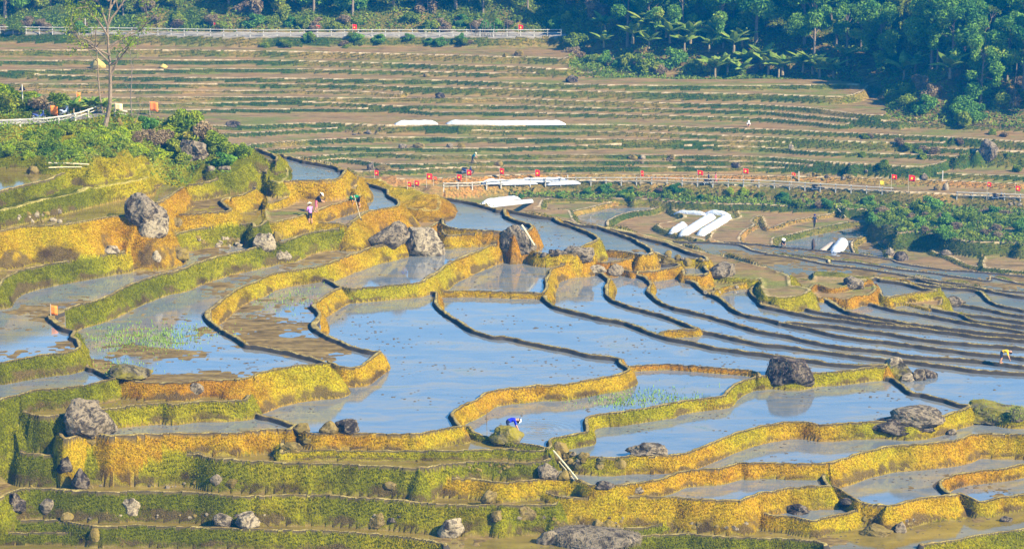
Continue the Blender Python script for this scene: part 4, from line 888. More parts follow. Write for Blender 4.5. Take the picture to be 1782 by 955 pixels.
for i,px in enumerate([822,828,833,838,843,848,852,856,862,873,885]):
    p=hit(px,64); root=empty('bamboo_stake',p); t=MB(); t.tube([(0,0,0),(rnd.uniform(-.5,.6),.1,rnd.uniform(1.6,2.4))],[.045,.03],5); t.build('stake',M_BARKL,root)
    tag(root,'thin pale stake leaning by the upper road rail','stake','stakes by the upper road')
# --- low scrub that covers banks as one mass
rs=np.random.RandomState(78)
cov=(((K=='F')&(GZ>-53.3))|(K=='H')|((hx>885)&(hx<1560)&(hy>np.interp(hx,[740,900,1142,1330,1554],[333,330,329,335,347]))&(hy<np.interp(hx,[900,1142,1330,1554],[343,352,356,372])))|((hx>1515)&(hy>np.interp(hx,[1515,1600,1785],[365,350,360]))&(hy<np.interp(hx,[1515,1600,1785],[392,412,428])))|((hx>990)&(hx<1345)&(hy>100)&(hy<136))|((K=='F')&(GZ<-53)))&(~road)&(hx>-20)&(hx<1800)&(hy>-5)&(n5+.35*n1>.32)
cand=np.flatnonzero(cov); w=GY.ravel()[cand]; pick=rs.choice(cand,min(60000,len(cand)),p=w/w.sum(),replace=False); n=len(pick)
c=np.stack([GX.ravel()[pick]+rs.uniform(-.15,.15,n),GY.ravel()[pick]+rs.uniform(-.2,.2,n),HH.ravel()[pick]+CAMZ+rs.uniform(.02,.6,n)*np.clip(n3.ravel()[pick]*1.6,.25,1.3)],-1)
a=rs.normal(size=(n,3)); a/=np.linalg.norm(a,axis=1)[:,None]; u=np.cross(a,rs.normal(size=(n,3))); u/=np.linalg.norm(u,axis=1)[:,None]; v=np.cross(a,u); s_=(.13+.10*(GY.ravel()[pick]>300))*rs.uniform(.5,1.5,n); s_=s_[:,None]
P=np.stack([c-u*s_,c-v*s_*.4,c+u*s_,c+v*s_*.4],1).reshape(-1,3)
o=np_mesh('ground_cover',P,np.arange(n*4).reshape(-1,4),leaf_mat('scrub_leaves',(.08,.17,.015),(.28,.36,.03),.35,(.45,.34,.12))); tag(o,'low leafy scrub covering the slopes below the roads and the forest floor','ground cover',kind='stuff')
cand=np.flatnonzero(riser&(zone>.5)&(n5+.4*n1>.45)&(hx>-20)&(hx<1800)); w=GY.ravel()[cand]**2; pick=rs.choice(cand,60000,p=w/w.sum()); n=len(pick)
c=np.stack([GX.ravel()[pick]+rs.uniform(-.15,.15,n),GY.ravel()[pick]-.05,HH.ravel()[pick]+CAMZ+rs.uniform(0,.16,n)],-1)
a=rs.normal(size=(n,3)); a/=np.linalg.norm(a,axis=1)[:,None]; u=np.cross(a,rs.normal(size=(n,3))); u/=np.linalg.norm(u,axis=1)[:,None]; v=np.cross(a,u); s_=.10*rs.uniform(.4,1.6,n); s_=s_[:,None]
P=np.stack([c-u*s_,c-v*s_*.4,c+u*s_,c+v*s_*.4],1).reshape(-1,3)
o=np_mesh('weeds',P,np.arange(n*4).reshape(-1,4),leaf_mat('weed_leaves',(.07,.10,.012),(.26,.22,.04),.12,(.45,.34,.12))); tag(o,'weeds growing on the banks of the far terraces','weeds',kind='stuff')
# --- grass on the near banks, one mass
rs=np.random.RandomState(77)
cand=np.flatnonzero((riser&(rfrac>0.34)&(rfrac<0.96))&(zone<0.5)&(GY<262)&(GZ>-56)&(np.abs(GX/GY)<0.205))
w=GY.ravel()[cand]**2; pick=rs.choice(cand,95000,p=w/w.sum())
px=GX.ravel()[pick]+rs.uniform(-.05,.05,len(pick)); py=GY.ravel()[pick]; pz=HH.ravel()[pick]+CAMZ
tn=tint.ravel()[pick]; nb=3; n=len(pick)*nb
bx=np.repeat(px,nb)+rs.normal(0,.06,n); by=np.repeat(py,nb)+rs.normal(0,.05,n); bz=np.repeat(pz,nb)-.03; ttn=np.repeat(tn,nb)
hh=rs.uniform(.06,.19,n)*(1.15-.75*ttn)*np.repeat(0.5+1.1*n3.ravel()[pick],nb); ang=rs.uniform(0,6.28,n); ld=hh*rs.uniform(.2,.9,n)
w_=rs.uniform(.012,.028,n); ox,oy=-np.sin(ang)*w_,np.cos(ang)*w_
tx,ty=bx+np.cos(ang)*ld,by+np.sin(ang)*ld-.3*ld
P=np.stack([np.stack([bx-ox,by-oy,bz],-1),np.stack([bx+ox,by+oy,bz],-1),np.stack([tx,ty,bz+hh],-1)],1).reshape(-1,3)
F=np.arange(n*3).reshape(-1,3); t3=np.repeat(np.clip(ttn+rs.uniform(-.15,.15,n),0,1),3)
mg,ntg,bgp=new_mat('grass'); at=N(ntg,'ShaderNodeAttribute',attribute_name='A'); sp=N(ntg,'ShaderNodeSeparateColor'); ntg.links.new(at.outputs['Color'],sp.inputs[0])
cg=ramp(ntg,sp.outputs[1],[(0.0,(0.15,0.16,0.003)),(0.22,(0.25,0.245,0.004)),(0.5,(0.36,0.30,0.006)),(0.75,(0.42,0.27,0.008)),(1.0,(0.43,0.21,0.01))])
ntg.links.new(cg,bgp.inputs['Base Color']); bgp.inputs['Roughness'].default_value=.7
trn=N(ntg,'ShaderNodeBsdfTranslucent'); ntg.links.new(cg,trn.inputs[0]); mx=N(ntg,'ShaderNodeMixShader'); mx.inputs[0].default_value=.35
ntg.links.new(bgp.outputs[0],mx.inputs[1]); ntg.links.new(trn.outputs[0],mx.inputs[2]); ntg.links.new(mx.outputs[0],ntg.nodes['Material Output'].inputs[0])
g=np_mesh('grass',P,F,mg,attrs=(t3*0+1,t3,t3*0,t3*0+1)); tag(g,'yellow-green grass covering the paddy banks','grass',kind='stuff')
# --- rice seedlings and clods in the water
seeds_=[]
for (cx,cy,sx,sy,n,zr) in [(225,590,45,14,900,-46.4),(285,590,28,10,500,-46.4),(340,575,25,8,150,-46.4),(1110,690,60,9,500,-49.05),(1080,700,30,5,200,-49.05),(205,640,30,8,200,-46.4),(500,520,40,14,300,-47.3),(1200,695,30,4,150,-49.05)]:
    for _ in range(n):
        p=at_z(rnd.gauss(cx,sx),rnd.gauss(cy,sy),zr); seeds_.append((p.x,p.y,p.z))
S=np.array(seeds_); n=len(S); ang=rs.uniform(0,6.28,n); h=rs.uniform(.06,.2,n)
P=np.stack([S+np.stack([np.cos(ang)*.035,np.sin(ang)*.035,ang*0],-1),S-np.stack([np.cos(ang)*.035,np.sin(ang)*.035,ang*0],-1),S+np.stack([rs.normal(0,.05,n),rs.normal(0,.05,n),h],-1)],1).reshape(-1,3)
o=np_mesh('rice_seedlings',P,np.arange(n*3).reshape(-1,3),simple('seedling',(0.16,0.26,0.02),.9)); tag(o,'sprigs of green rice seedlings standing in the flooded paddies','seedlings',kind='stuff')
mb=MB(); wz=np.flatnonzero(wet.ravel()&(GY.ravel()<262)&(din.ravel()>.6)&(~riser.ravel())&(n5.ravel()>.55)&(np.abs((GX/GY).ravel())<.2)); pk=rs.choice(wz,2600)
for q in pk:
    s=rnd.uniform(.025,.09); mb.blob((GX.ravel()[q],GY.ravel()[q],GZ.ravel()[q]+CAMZ),s,6,4,sc=(1.5,1,.5),amp=.6,seed=q%97)
o=mb.build('mud_clods',simple('mud',(0.09,0.07,0.045),.8)); tag(o,'scattered mud clods and rice stubble poking out of the water','clods',kind='stuff')
# ------------------------------------------------------------------ rocks
def rock_mat(name,dark,mid,light,cov=0.5,warm=None):
    m,nt,b=new_mat(name); b.inputs['Roughness'].default_value=.88
    o=wpos(nt); n=noise_n(nt,1.3,7,.68,o,.7); n2=noise_n(nt,5.5,6,.75,o,.4)
    v=mth(nt,'ADD',mth(nt,'MULTIPLY',n,.72),mth(nt,'MULTIPLY',n2,.28))
    c=ramp(nt,v,[(cov-.13,dark),(cov-.05,mid),(cov,light),(cov+.05,mid),(cov+.12,dark)])
    if warm: c=mix(nt,ramp(nt,noise_n(nt,.8,3,.6,o),[(.42,0.),(.6,.8)]),c,warm)
    nt.links.new(c,b.inputs['Base Color'])
    bp=N(nt,'ShaderNodeBump'); bp.inputs['Strength'].default_value=.8; bp.inputs['Distance'].default_value=.08; nt.links.new(v,bp.inputs['Height']); nt.links.new(bp.outputs[0],b.inputs['Normal'])
    return m
RM={'grey':rock_mat('grey_rock',(.025,.020,.014),(.085,.068,.047),(.24,.19,.12),.52),
    'pale':rock_mat('pale_rock',(.03,.022,.014),(.15,.12,.08),(.34,.275,.17),.50),
    'dark':rock_mat('dark_rock',(.016,.013,.011),(.045,.036,.028),(.17,.135,.09),.56),
    'tan':rock_mat('tan_rock',(.03,.022,.008),(.10,.072,.025),(.21,.155,.06),.52,(.19,.135,.025)),
    'moss':rock_mat('mossy_rock',(.02,.017,.012),(.06,.05,.03),(.17,.14,.07),.53,(.20,.165,.012))}
def rock_verts(seed,rx,ry,rz,rough=.28,planes=7,sub=3,lean=0.0,peak=0.0):
    rs=np.random.RandomState(seed); bm=bmesh.new(); bmesh.ops.create_icosphere(bm,subdivisions=sub,radius=1.0)
    pl=[]
    for k in range(planes):
        d=Vector(rs.normal(size=3)); d.z=abs(d.z)*.7; d.normalize(); pl.append((d,rs.uniform(.62,.9)))
    off=Vector(rs.uniform(-9,9,3))
    for v in bm.verts:
        p=v.co.copy()
        for d,h in pl:
            q=p.dot(d)
            if q>h: p-=d*(q-h)*.92
        p*=1+rough*(mnoise.noise(p*1.4+off))+rough*.45*abs(mnoise.noise(p*3.6+off))+rough*.22*mnoise.noise(p*8+off)
        if peak and p.z>0: k=1-peak*p.z; p.x*=k; p.y*=k
        p.x+=lean*p.z
        v.co=Vector((p.x*rx,p.y*ry,p.z*rz))
    vs=[tuple(v.co) for v in bm.verts]; fs=[tuple(v.index for v in f.verts) for f in bm.faces]; bm.free(); return vs,fs
RN=[0]
def rock(x0,x1,y0,y1,mat,label,group=None,lean=0.,peak=0.,rough=.3,planes=7,parent=None,name='boulder',cat='boulder',flat=1.0,sub=3):
    """x0..x1,y0..y1: extent of the rock in the photograph"""
    RN[0]+=1; cx=(x0+x1)/2; b=hit(cx,y1-1.5); D=Vector((b.x,b.y,b.z-CAMZ)).length; s=D/FPX
    w=(x1-x0)*s; ang=math.asin(-(b.z-CAMZ)/D)
    d=w*.75*flat; h=((y1-y0)*s-d*.45*math.sin(ang))/math.cos(ang); h=max(h,.3*w*.5)
    sink=.22*h
    vs,fs=rock_verts(100+RN[0],w/2*1.06,d/2,(h+sink)/2*1.05,rough*.85,planes+4,sub+(1 if (x1-x0)>34 else 0),lean,peak)
    zc=(h+sink)/2-sink
    o=mesh_obj(name,[(x,y+d*.42,z+zc) for x,y,z in vs],fs,RM[mat],parent)
    o.location=b if parent is None else b-parent.location
    if parent is None: tag(o,label,cat,group)
    return o
R=[
 (216,290,346,398,'grey','dark upper slab of the big split rock at the end of the orange bank',dict(lean=-.2)),
 (238,291,372,419,'pale','pale lower block of the big split rock above the curved green bank',dict(lean=.15)),
 (640,706,396,437,'grey','dark slanting slab with a pale right edge left of the great striped boulder',dict(lean=.35,flat=.7)),
 (698,776,395,449,'pale','great pale striped boulder mirrored in the paddy at centre',dict(rough=.35,flat=.8)),
 (439,478,404,436,'pale','whitish boulder standing at the left end of the blue paddy by the farmers',{}),
 (474,490,405,424,'tan','brown stone tucked behind the whitish boulder',{}),
 (476,507,436,456,'pale','small whitish wedge of rock on the long green bank',dict(peak=.4)),
 (872,930,407,457,'grey','brown-faced dark boulder with a pale pole leaning on it',dict(lean=-.2,peak=.2)),
 (984,1035,433,460,'grey','flat-topped grey boulder on the stone rim of the middle paddy',{}),
 (1054,1084,462,482,'grey','squared dark stone with pale sides on the yellow rim',{}),
 (1018,1055,464,480,'pale','low pale rocks in a row beside the squared dark stone',{}),
 (1238,1284,457,484,'grey','dark wedge boulder on the brown mud past the orange banks',dict(lean=.2)),
 (1150,1174,449,462,'tan','low tan rock on the rim left of the pointed one',{}),
 (1186,1206,452,467,'tan','pointed tan stone on the rim of the small blue paddy',dict(peak=.4)),
 (1463,1510,484,507,'grey','dark-crested rock at the top of the fan of narrow paddies',{}),
 (1636,1680,517,536,'grey','low grey rock heap at the far right of the narrow paddies',{}),
 (1330,1422,621,675,'dark','big round black boulder matted with straw and mirrored in the water',dict(rough=.22,flat=.8,planes=3)),
 (1540,1572,623,642,'pale','white-topped stone at the tip of the thin dark rim',{}),
 (1546,1592,636,666,'moss','yellow mossy mound among the stones at the rim tip',dict(peak=.2)),
 (1568,1592,651,668,'pale','rounded pale stone in front of the mossy mound',{}),
 (1586,1613,643,666,'grey','grey stone in the middle of the cluster at the rim tip',{}),
 (1599,1631,645,662,'dark','dark low stone at the right end of the cluster at the rim tip',{}),
 (1544,1645,709,748,'grey','broad upper boulder with a pale right face beside the orange rim',{}),
 (1527,1630,734,763,'dark','broad lower boulder lying in front of the pale-faced one',dict(flat=.8)),
 (1672,1782,706,741,'moss','wide grass-topped rock island at the right edge',dict(flat=1.2,rough=.35)),
 (1755,1790,716,742,'dark','dark rock beside the grass-topped island at the right edge',{}),
 (1649,1666,746,760,'grey','small lone stone in the water right of the two broad boulders',{}),
 (1093,1163,769,795,'grey','jagged dark-crested rock lying in the wide paddy below the working woman',dict(flat=.8,rough=.4)),
 (850,911,749,779,'moss','dark and yellow rock below the stooping woman in blue',dict(peak=.15)),
 (961,990,771,795,'tan','rounded yellow-tan stone at the corner of the rippled paddy',{}),
 (956,980,786,808,'tan','orange-tan stone under the rounded one at the paddy corner',{}),
 (932,972,808,840,'grey','dark slab leaning beside the bamboo sticks',dict(lean=-.3)),
 (968,996,824,842,'tan','yellow slab lying between the dark slab and the sticks',{}),
 (1068,1089,800,822,'tan','upright tan stone at the left end of the orange rim',dict(peak=.3)),
 (1034,1067,842,862,'dark','black stone set in the rim below the stone heap',{}),
 (1102,1121,848,861,'grey','grey stone in the same rim right of the black one',{}),
 (555,588,739,763,'tan','brown pointed rock left of the black one in the big paddy',dict(peak=.4,lean=.2)),
 (582,624,733,762,'dark','black rounded rock at the front rim of the big paddy',{}),
 (511,540,739,757,'tan','yellow stone at the end of the dark rim',{}),
 (488,527,775,793,'tan','yellow stone with a dark left side on the orange bank',{}),
 (527,547,768,780,'tan','small tan stone under the yellow one',{}),
 (188,260,637,664,'moss','flat dark rock with yellow rim in the paddy of seedlings',dict(flat=1.2)),
 (324,352,670,689,'grey','grey rock pressed into the rim below the seedlings',{}),
 (101,189,710,782,'grey','large craggy boulder with a pale right edge in the lower left banks',dict(rough=.42,peak=.15)),
 (140,172,770,792,'tan','brown block under the large craggy boulder',{}),
 (99,127,813,847,'dark','dark pointed stone, left of the pair in the tall green bank',dict(peak=.3)),
 (126,153,816,853,'dark','dark pointed stone, right of the pair in the tall green bank',dict(peak=.35)),
 (365,392,833,853,'grey','square grey stone at the foot of the tall green bank',{}),
 (392,422,838,856,'tan','tan stone beside the square grey one',{}),
 (6,41,870,899,'dark','heap-like dark boulder at the far left bottom',dict(rough=.5)),
 (69,98,876,904,'grey','grey-brown boulder second from the left in the bottom bank',{}),
 (102,126,893,909,'tan','low yellow triangular stone in the bottom bank',dict(peak=.4)),
 (213,243,877,909,'pale','tall rounded pale boulder in the bottom bank',{}),
 (369,404,894,917,'grey','low grey dome, left of a pair in the bottom bank',{}),
 (408,455,893,921,'pale','larger pale-topped dome, right of the pair in the bottom bank',{}),
 (152,178,926,951,'tan','bright yellow stone in the lowest strip at left',dict(peak=.3)),
 (638,675,893,924,'tan','leaning tan boulder in the bottom bank',dict(lean=.3)),
 (765,806,905,938,'pale','pale speckled boulder at the water of the bottom strip',dict(lean=.25)),
 (838,864,854,878,'tan','brown upright stone at the foot of the middle green bank',dict(lean=.2)),
 (850,882,893,915,'tan','brown block set high in the bottom bank',{}),
 (668,696,849,866,'tan','brown broken stone at the foot of the middle green bank',{}),
 (672,700,907,918,'dark','small dark stone right of the leaning tan boulder',{}),
 (900,932,891,917,'tan','tan wedge stone at the left of the lower right bank',{}),
 (935,969,924,951,'grey','craggy grey boulder at the bottom centre',{}),
 (1030,1048,907,922,'tan','left brown stone of the pair above the striped hummock',{}),
 (1048,1070,908,923,'tan','right brown stone of the pair above the striped hummock',{}),
 (1367,1413,880,898,'dark','flat dark rock in the small murky paddy at lower right',{}),
 (1457,1497,868,882,'dark','dark stones at the tip of the orange rim',{}),
 (1500,1552,916,937,'tan','tan rocks at the foot of the big orange bank',{}),
 (1556,1580,909,930,'grey','pointed stone beside the tan rocks in the orange bank',dict(peak=.3)),
 (1742,1763,899,911,'dark','small dark stone in the water at the lower right edge',{}),
 (296,318,381,398,'tan','brown round stone on the mud right of the big split rock',{}),
 (292,331,433,455,'tan','rounded tan boulder with a reflection under the split rock',{}),
 (167,208,429,443,'pale','low pale stone at the foot of the orange bank',{}),
 (262,281,440,460,'pale','small upright white stone in the green rim',{}),
 (309,362,244,283,'grey','craggy grey boulder overgrown on the knoll',dict(rough=.45)),
 (202,213,207,222,'tan','tan rock by the foot of the leaning bare tree',{}),
 (357,375,292,301,'pale','left of the little pale stones on the knoll foot',{}),
 (378,404,291,300,'grey','right of the little pale stones on the knoll foot',{}),
 (46,66,291,306,'tan','brown stone in the top left green bank',{}),
 (638,653,284,298,'grey','grey boulder, left of a pair on the far strip behind the ridge',{}),
 (655,680,287,298,'tan','tan boulder, right of the pair on the far strip behind the ridge',{}),
 (719,738,252,262,'tan','tan boulder on the terrace above the ridge',{}),
 (693,708,254,263,'grey','grey stone left of the tan boulder on the terrace',{}),
 (777,789,253,261,'grey','small grey boulder further right on the same terrace',{}),
 (796,810,253,261,'tan','small tan boulder further right on the same terrace',{}),
 (859,877,280,291,'tan','tan boulder behind the digging farmer on the far terrace',{}),
 (758,773,161,173,'dark','dark blue-grey boulder on the brown terrace far up',{}),
 (985,1007,132,146,'dark','dark wedge boulder on the terrace by the green patch',{}),
 (1703,1741,248,284,'grey','huge round grey boulder on the hazy right slope',{}),
 (1372,1382,253,263,'pale','pale stone on the hazy right terraces',{}),
 (392,417,213,225,'dark','dark boulder behind the knoll bushes',{}),
 (1273,1290,284,295,'dark','dark boulder on the strip above the valley road',{}),
 (1093,1110,270,280,'tan','tan rock, left of a group on the middle far terrace',{}),
 (1113,1124,270,280,'pale','pale rock, middle of a group on the middle far terrace',{}),
 (1164,1176,271,281,'tan','tan rock, right of a group on the middle far terrace',{}),
 (1603,1616,303,316,'grey','pointed grey rock by the red flags at right',dict(peak=.5)),
 (1625,1638,322,334,'tan','tan rock, left of two above the valley road at right',{}),
 (1640,1652,318,333,'pale','pale pointed rock, right of two above the valley road',dict(peak=.4)),
 (1556,1582,439,456,'dark','dark boulder among the small round fields in the valley',{}),
 (1542,1558,434,447,'pale','pale stone left of the dark valley boulder',{}),
 (1535,1556,416,426,'tan','brown rock in the bank of the round valley fields',{}),
 (1638,1656,436,446,'grey','grey rock in the muddy fields at right',{}),
 (875,884,94,101,'tan','orange-tan rock on the bank under the upper road',{}),
 (895,912,89,100,'tan','larger orange rock right of it on the upper bank',{}),
 (735,748,129,137,'tan','tan boulder in the upper brown bank',{}),
]
for r in R: rock(*r[:6],**r[6])
# heaps: every stone its own object, told apart by nothing
def heap(x0,x1,y0,y1,n,mat,label,group,smin=5,smax=11,name='stone'):
    for i in range(n):
        x=rnd.uniform(x0,x1); y=rnd.uniform(y0,y1); s=rnd.uniform(smin,smax)
        rock(x-s*.6,x+s*.6,y-s*.8,y,rnd.choice(mat),label,group,name=name,cat='stone',sub=2,rough=.25)
heap(978,1034,795,818,16,['tan','pale'],'yellowish stone in the heap at the rippled paddy corner','stones heaped at the paddy corner',8,14)
heap(980,1050,800,822,5,['tan','moss'],'large mossy stone under the stone heap','mossy stones under the heap',14,20)
heap(1750,1782,360,386,18,['pale','grey'],'pale rubble stone at the right edge below the valley road','rubble below the valley road',5,10)
heap(0,445,848,853,16,['grey','tan'],'small stone at the foot of the tall green bank at left','small stones under the tall green bank')
heap(150,700,903,911,18,['grey','tan','pale'],'small stone along the foot of the bottom left bank','small stones under the bottom left bank')
heap(900,1110,905,920,16,['tan','grey'],'small stone in the bank below the long strip','stones in the lower middle bank')
heap(1195,1300,920,935,10,['tan','grey'],'small stone at the foot of the dark grassy bank','stones under the dark grassy bank')
heap(800,890,818,830,10,['tan'],'small tan stone in the bank below the strip of water','stones in the small middle bank')
heap(1490,1620,912,930,12,['tan','grey'],'small stone at the foot of the long orange bank','stones under the long orange bank')
heap(25,105,375,392,18,['pale','tan'],'small pale stone at the foot of the upper left green bank','stones in the upper left bank')
heap(335,420,422,436,14,['pale','tan'],'small pale stone under the green bank by the whitish boulder','stones under the green bank at left centre')
heap(1160,1180,440,452,4,['tan'],'small tan stone on the stone rim of the middle paddy','stones on the middle rim')
heap(930,984,446,451,12,['dark','grey'],'dark stone in the stone-built rim of the middle paddy','stones of the stone-built rim',7,11)
heap(1150,1230,454,461,8,['tan','grey'],'stone along the rim of the small blue paddy','stones on the small blue paddy rim',5,9)
heap(1225,1300,505,516,9,['tan','pale'],'stone at the foot of the yellow bank right of centre','stones under the yellow bank',5,8)
heap(1090,1200,282,292,10,['tan','grey'],'tiny stone on the far strip above the valley road','tiny stones on the far strip',4,7)
heap(1400,1520,308,318,14,['tan','grey'],'stone of the rocky bank above the valley road at right','stones of the rocky bank',5,9)
heap(600,690,228,244,7,['grey','tan'],'small rock on the bare brown terrace behind the ridge','rocks on the bare brown terrace',5,9)
# striped dry hummock at the bottom edge and bark on the rocks
hm_=rock(958,1110,922,962,'grey','grey hummock covered with combed dry grass at the bottom edge',rough=.2,planes=2,flat=1.1)
def tuft_mass(name,o,n,mat,parent=None,L=.4,seed=3):
    rs=np.random.RandomState(seed); co=np.array([v.co[:] for v in o.data.vertices]); top=co[co[:,2]>np.percentile(co[:,2],45)]
    b=top[rs.choice(len(top),n)]+rs.normal(0,.08,(n,3)); a=rs.uniform(0,6.28,n)
    tip=b+np.stack([np.cos(a)*.3*L,-L*rs.uniform(.2,.9,n),-L*rs.uniform(-.1,.7,n)],-1)
    w=np.stack([np.full(n,.02),np.zeros(n),np.zeros(n)],-1)
    P=np.stack([b-w,b+w,tip],1).reshape(-1,3); return tag(np_mesh(name,P,np.arange(n*3).reshape(-1,3),mat,o),kind='stuff')
STRAW=simple('straw',(.15,.12,.07),.8,.5,4.)
tuft_mass('dry_grass',hm_,1500,STRAW)
for o in list(col.objects):
    lb=o.get('label','')
    if 'matted with straw' in lb: tuft_mass('straw',o,420,simple('dark_straw',(.12,.08,.06),.9,.4),L=.3,seed=5)
    if 'grass-topped' in lb: tuft_mass('grass_tufts',o,900,simple('olive_grass',(.17,.19,.03),.8,.5),L=.22,seed=6)
# ------------------------------------------------------------------ rails, flags, tunnels, people, motorbikes
WHITEC=simple('white_concrete',(.45,.42,.35),.7,.3,2.0); 
def rail(name,pts,spacing,h,label,lift=0.0):
    W3=[hit(x,y) for x,y in pts]; root=empty(name,W3[0]); o=W3[0]
    P=[Vector((p.x,p.y,p.z+lift)) for p in W3]; seg=[(b-a).length for a,b in zip(P[:-1],P[1:])]; L=sum(seg); n=int(L/spacing)
    def pt(s):
        for a,b,l in zip(P[:-1],P[1:],seg):
            if s<=l: return a.lerp(b,s/l),(b-a).normalized()
            s-=l
        return P[-1],(P[-1]-P[-2]).normalized()
    post=None
    for k in range(n+1):
        p,d=pt(k*spacing); rz=math.atan2(d.y,d.x)
        if post is None:
            m_=MB(); m_.box((0,0,(h-.35)/2),(.13,.13,h+.35)); post=m_.build('post',WHITEC,root); c=post
        else: c=post.copy(); col.objects.link(c); c.parent=root
        c.location=p-o; c.rotation_euler=(0,0,rz)
    for zz,nm in ((h*.9,'top_rail'),(h*.45,'lower_rail')):
        m_=MB(); m_.tube([p-o+Vector((0,-.11,zz)) for p in P],.06 if zz>h*.6 else .035,6); m_.build(nm,WHITEC,root)
    return tag(root,label,'railing')
# distances along the roads (just in front of the rim)
rail('railing',[(0,58),(230,61),(450,65),(660,64),(890,64),(978,65)],2.05,.95,'long white post and rail fence edging the upper road',.1)
rail('railing',[(772,330.5),(820,330.5),(900,326.5),(1000,324.5),(1142,324.5),(1330,330.5),(1554,342.5)],2.0,.85,'white post and rail fence along the valley road, long left part',.1)
rail('railing',[(1665,347),(1782,352.5)],2.0,.85,'short white fence at the right end of the valley road',.1)
rail('railing',[(0,222),(40,221),(75,219),(110,215),(140,208),(165,200),(182,194)],1.7,.62,'white roadside rail curving round the left knoll',.05)
rail('railing',[(200,203),(222,206)],1.6,.6,'short piece of pale rail right of the leaning tree',.05)
RED=simple('red_cloth',(.72,.02,.02),.7); YEL=simple('yellow_cloth',(.85,.62,.03),.6); ORC=simple('orange_cloth',(.80,.22,.04),.7); CREAM=simple('cream_cloth',(.75,.55,.3),.7); POLE=simple('pole',(.45,.38,.28),.7)
def flag(px,py,w,h,pole,label,grp,mat=RED,star=True,gr=None,hang=False):
    """px,py: flag centre in the photograph; stands on ground found straight below"""
    b=hit(px,py+pole); D=Vector((b.x,b.y,b.z-CAMZ)).length; s=D/FPX
    root=empty('flag',b); H=(pole+h*.5)*s; m_=MB(); m_.tube([(0,0,-.2),(0,0,H+.1)],[.035,.025],6); m_.build('flagpole',POLE,root)
    W_,Hh=w*s,h*s; vs=[];fs=[]; nx_,nz_=8,4; ph=rnd.uniform(0,6)
    for j in range(nz_+1):
        for i in range(nx_+1):
            u,v=i/nx_,j/nz_; vs.append((u*W_+.02,.10*W_*math.sin(u*7+ph)*u,H-Hh*v-(.15*W_*u*u)))
    for j in range(nz_):
        for i in range(nx_): a=j*(nx_+1)+i; fs.append((a,a+1,a+nx_+2,a+nx_+1))
    cl=mesh_obj('cloth',vs,fs,mat,root,True); sol=cl.modifiers.new('t','SOLIDIFY'); sol.thickness=.015
    if star:
        for sd in (-1,):
            R_=min(W_,Hh)*.3; c=(W_*.5,.10*W_*math.sin(.5*7+ph)*.5-.05,H-Hh*.5-.04*W_); m_=MB(); pv=[]
            for k in range(10):
                r=R_ if k%2==0 else R_*.4; a=math.pi/2+k*math.pi/5; pv.append((c[0]+r*math.cos(a),c[1],c[2]+r*math.sin(a)))
            for k in range(10): m_.add([pv[k],pv[(k+1)%10],(c[0],c[1],c[2])],[(0,1,2)])
            m_.build('star',YEL,cl)
    root.location.x-=W_*.5
    return tag(root,label,'flag',grp)
FL=[(655,301,8,11,9,'furled red flag nearest the grey boulder behind the ridge'),(712,321,7,9,9,'small red flag lowest on the left of the valley road'),(725,320,9,10,9,'red flag with a yellow star just right of the lowest one'),
(747,307,11,12,18,'large square red flag with a star in the left group'),(757,310,6,6,15,'small red pennant beside the large square flag'),(799,309,9,11,18,'red flag left of the parked motorbike on the far strip'),
(816,306,9,11,20,'red flag right in front of the parked motorbike'),(873,303,8,12,20,'red flag above the left end of the long white tunnels'),(935,305,9,13,18,'red flag over the long white tunnels'),
(1117,304,5,11,20,'slim orange flag between the tunnels and the walkers'),(1218,303,11,9,22,'red and white flag above the road walkers'),(1297,303,10,10,24,'red flag with a yellow star right of the walkers'),
(1380,305,7,6,22,'small red flag beside a white post'),(1555,309,10,9,26,'red flag with a wide yellow star, left of the bright pair'),(1586,311,12,12,24,'bright red starred flag right of the yellow-starred one'),
(1534,320,8,8,16,'small yellow flag below the starred pair'),(1720,324,7,9,26,'faded red flag by the right end of the valley road'),(1770,331,9,10,20,'red flag at the far right edge'),
(376,46,9,11,10,'red flag on the upper road, left of the other two'),(617,48,8,12,12,'red flag on the upper road near the middle'),(553,49,6,9,8,'dull red banner among the roadside bushes'),(906,48,9,10,12,'round-looking red flag by the right end of the upper road')]
for f in FL: flag(f[0],f[1],f[2]*.88,f[3]*.85,f[4],f[5],'small flags by the roads',mat=YEL if 'small yellow' in f[5] else RED,star='small yellow' not in f[5])
flag(137,170,7,18,18,'orange banner over the banana plants by the left road','orange banners',ORC,False)
flag(94,193,13,17,10,'crumpled pale orange banner beside the motorbikes','orange banners',ORC,False)
flag(207,186,12,12,18,'cream banner right of the leaning bare tree','orange banners',CREAM,False)
flag(268,185,14,16,16,'orange banner with a red top on the knoll','orange banners',ORC,False)
flag(94,539,11,16,10,'small orange flag standing in the flooded paddy at left','orange banners',ORC,False)
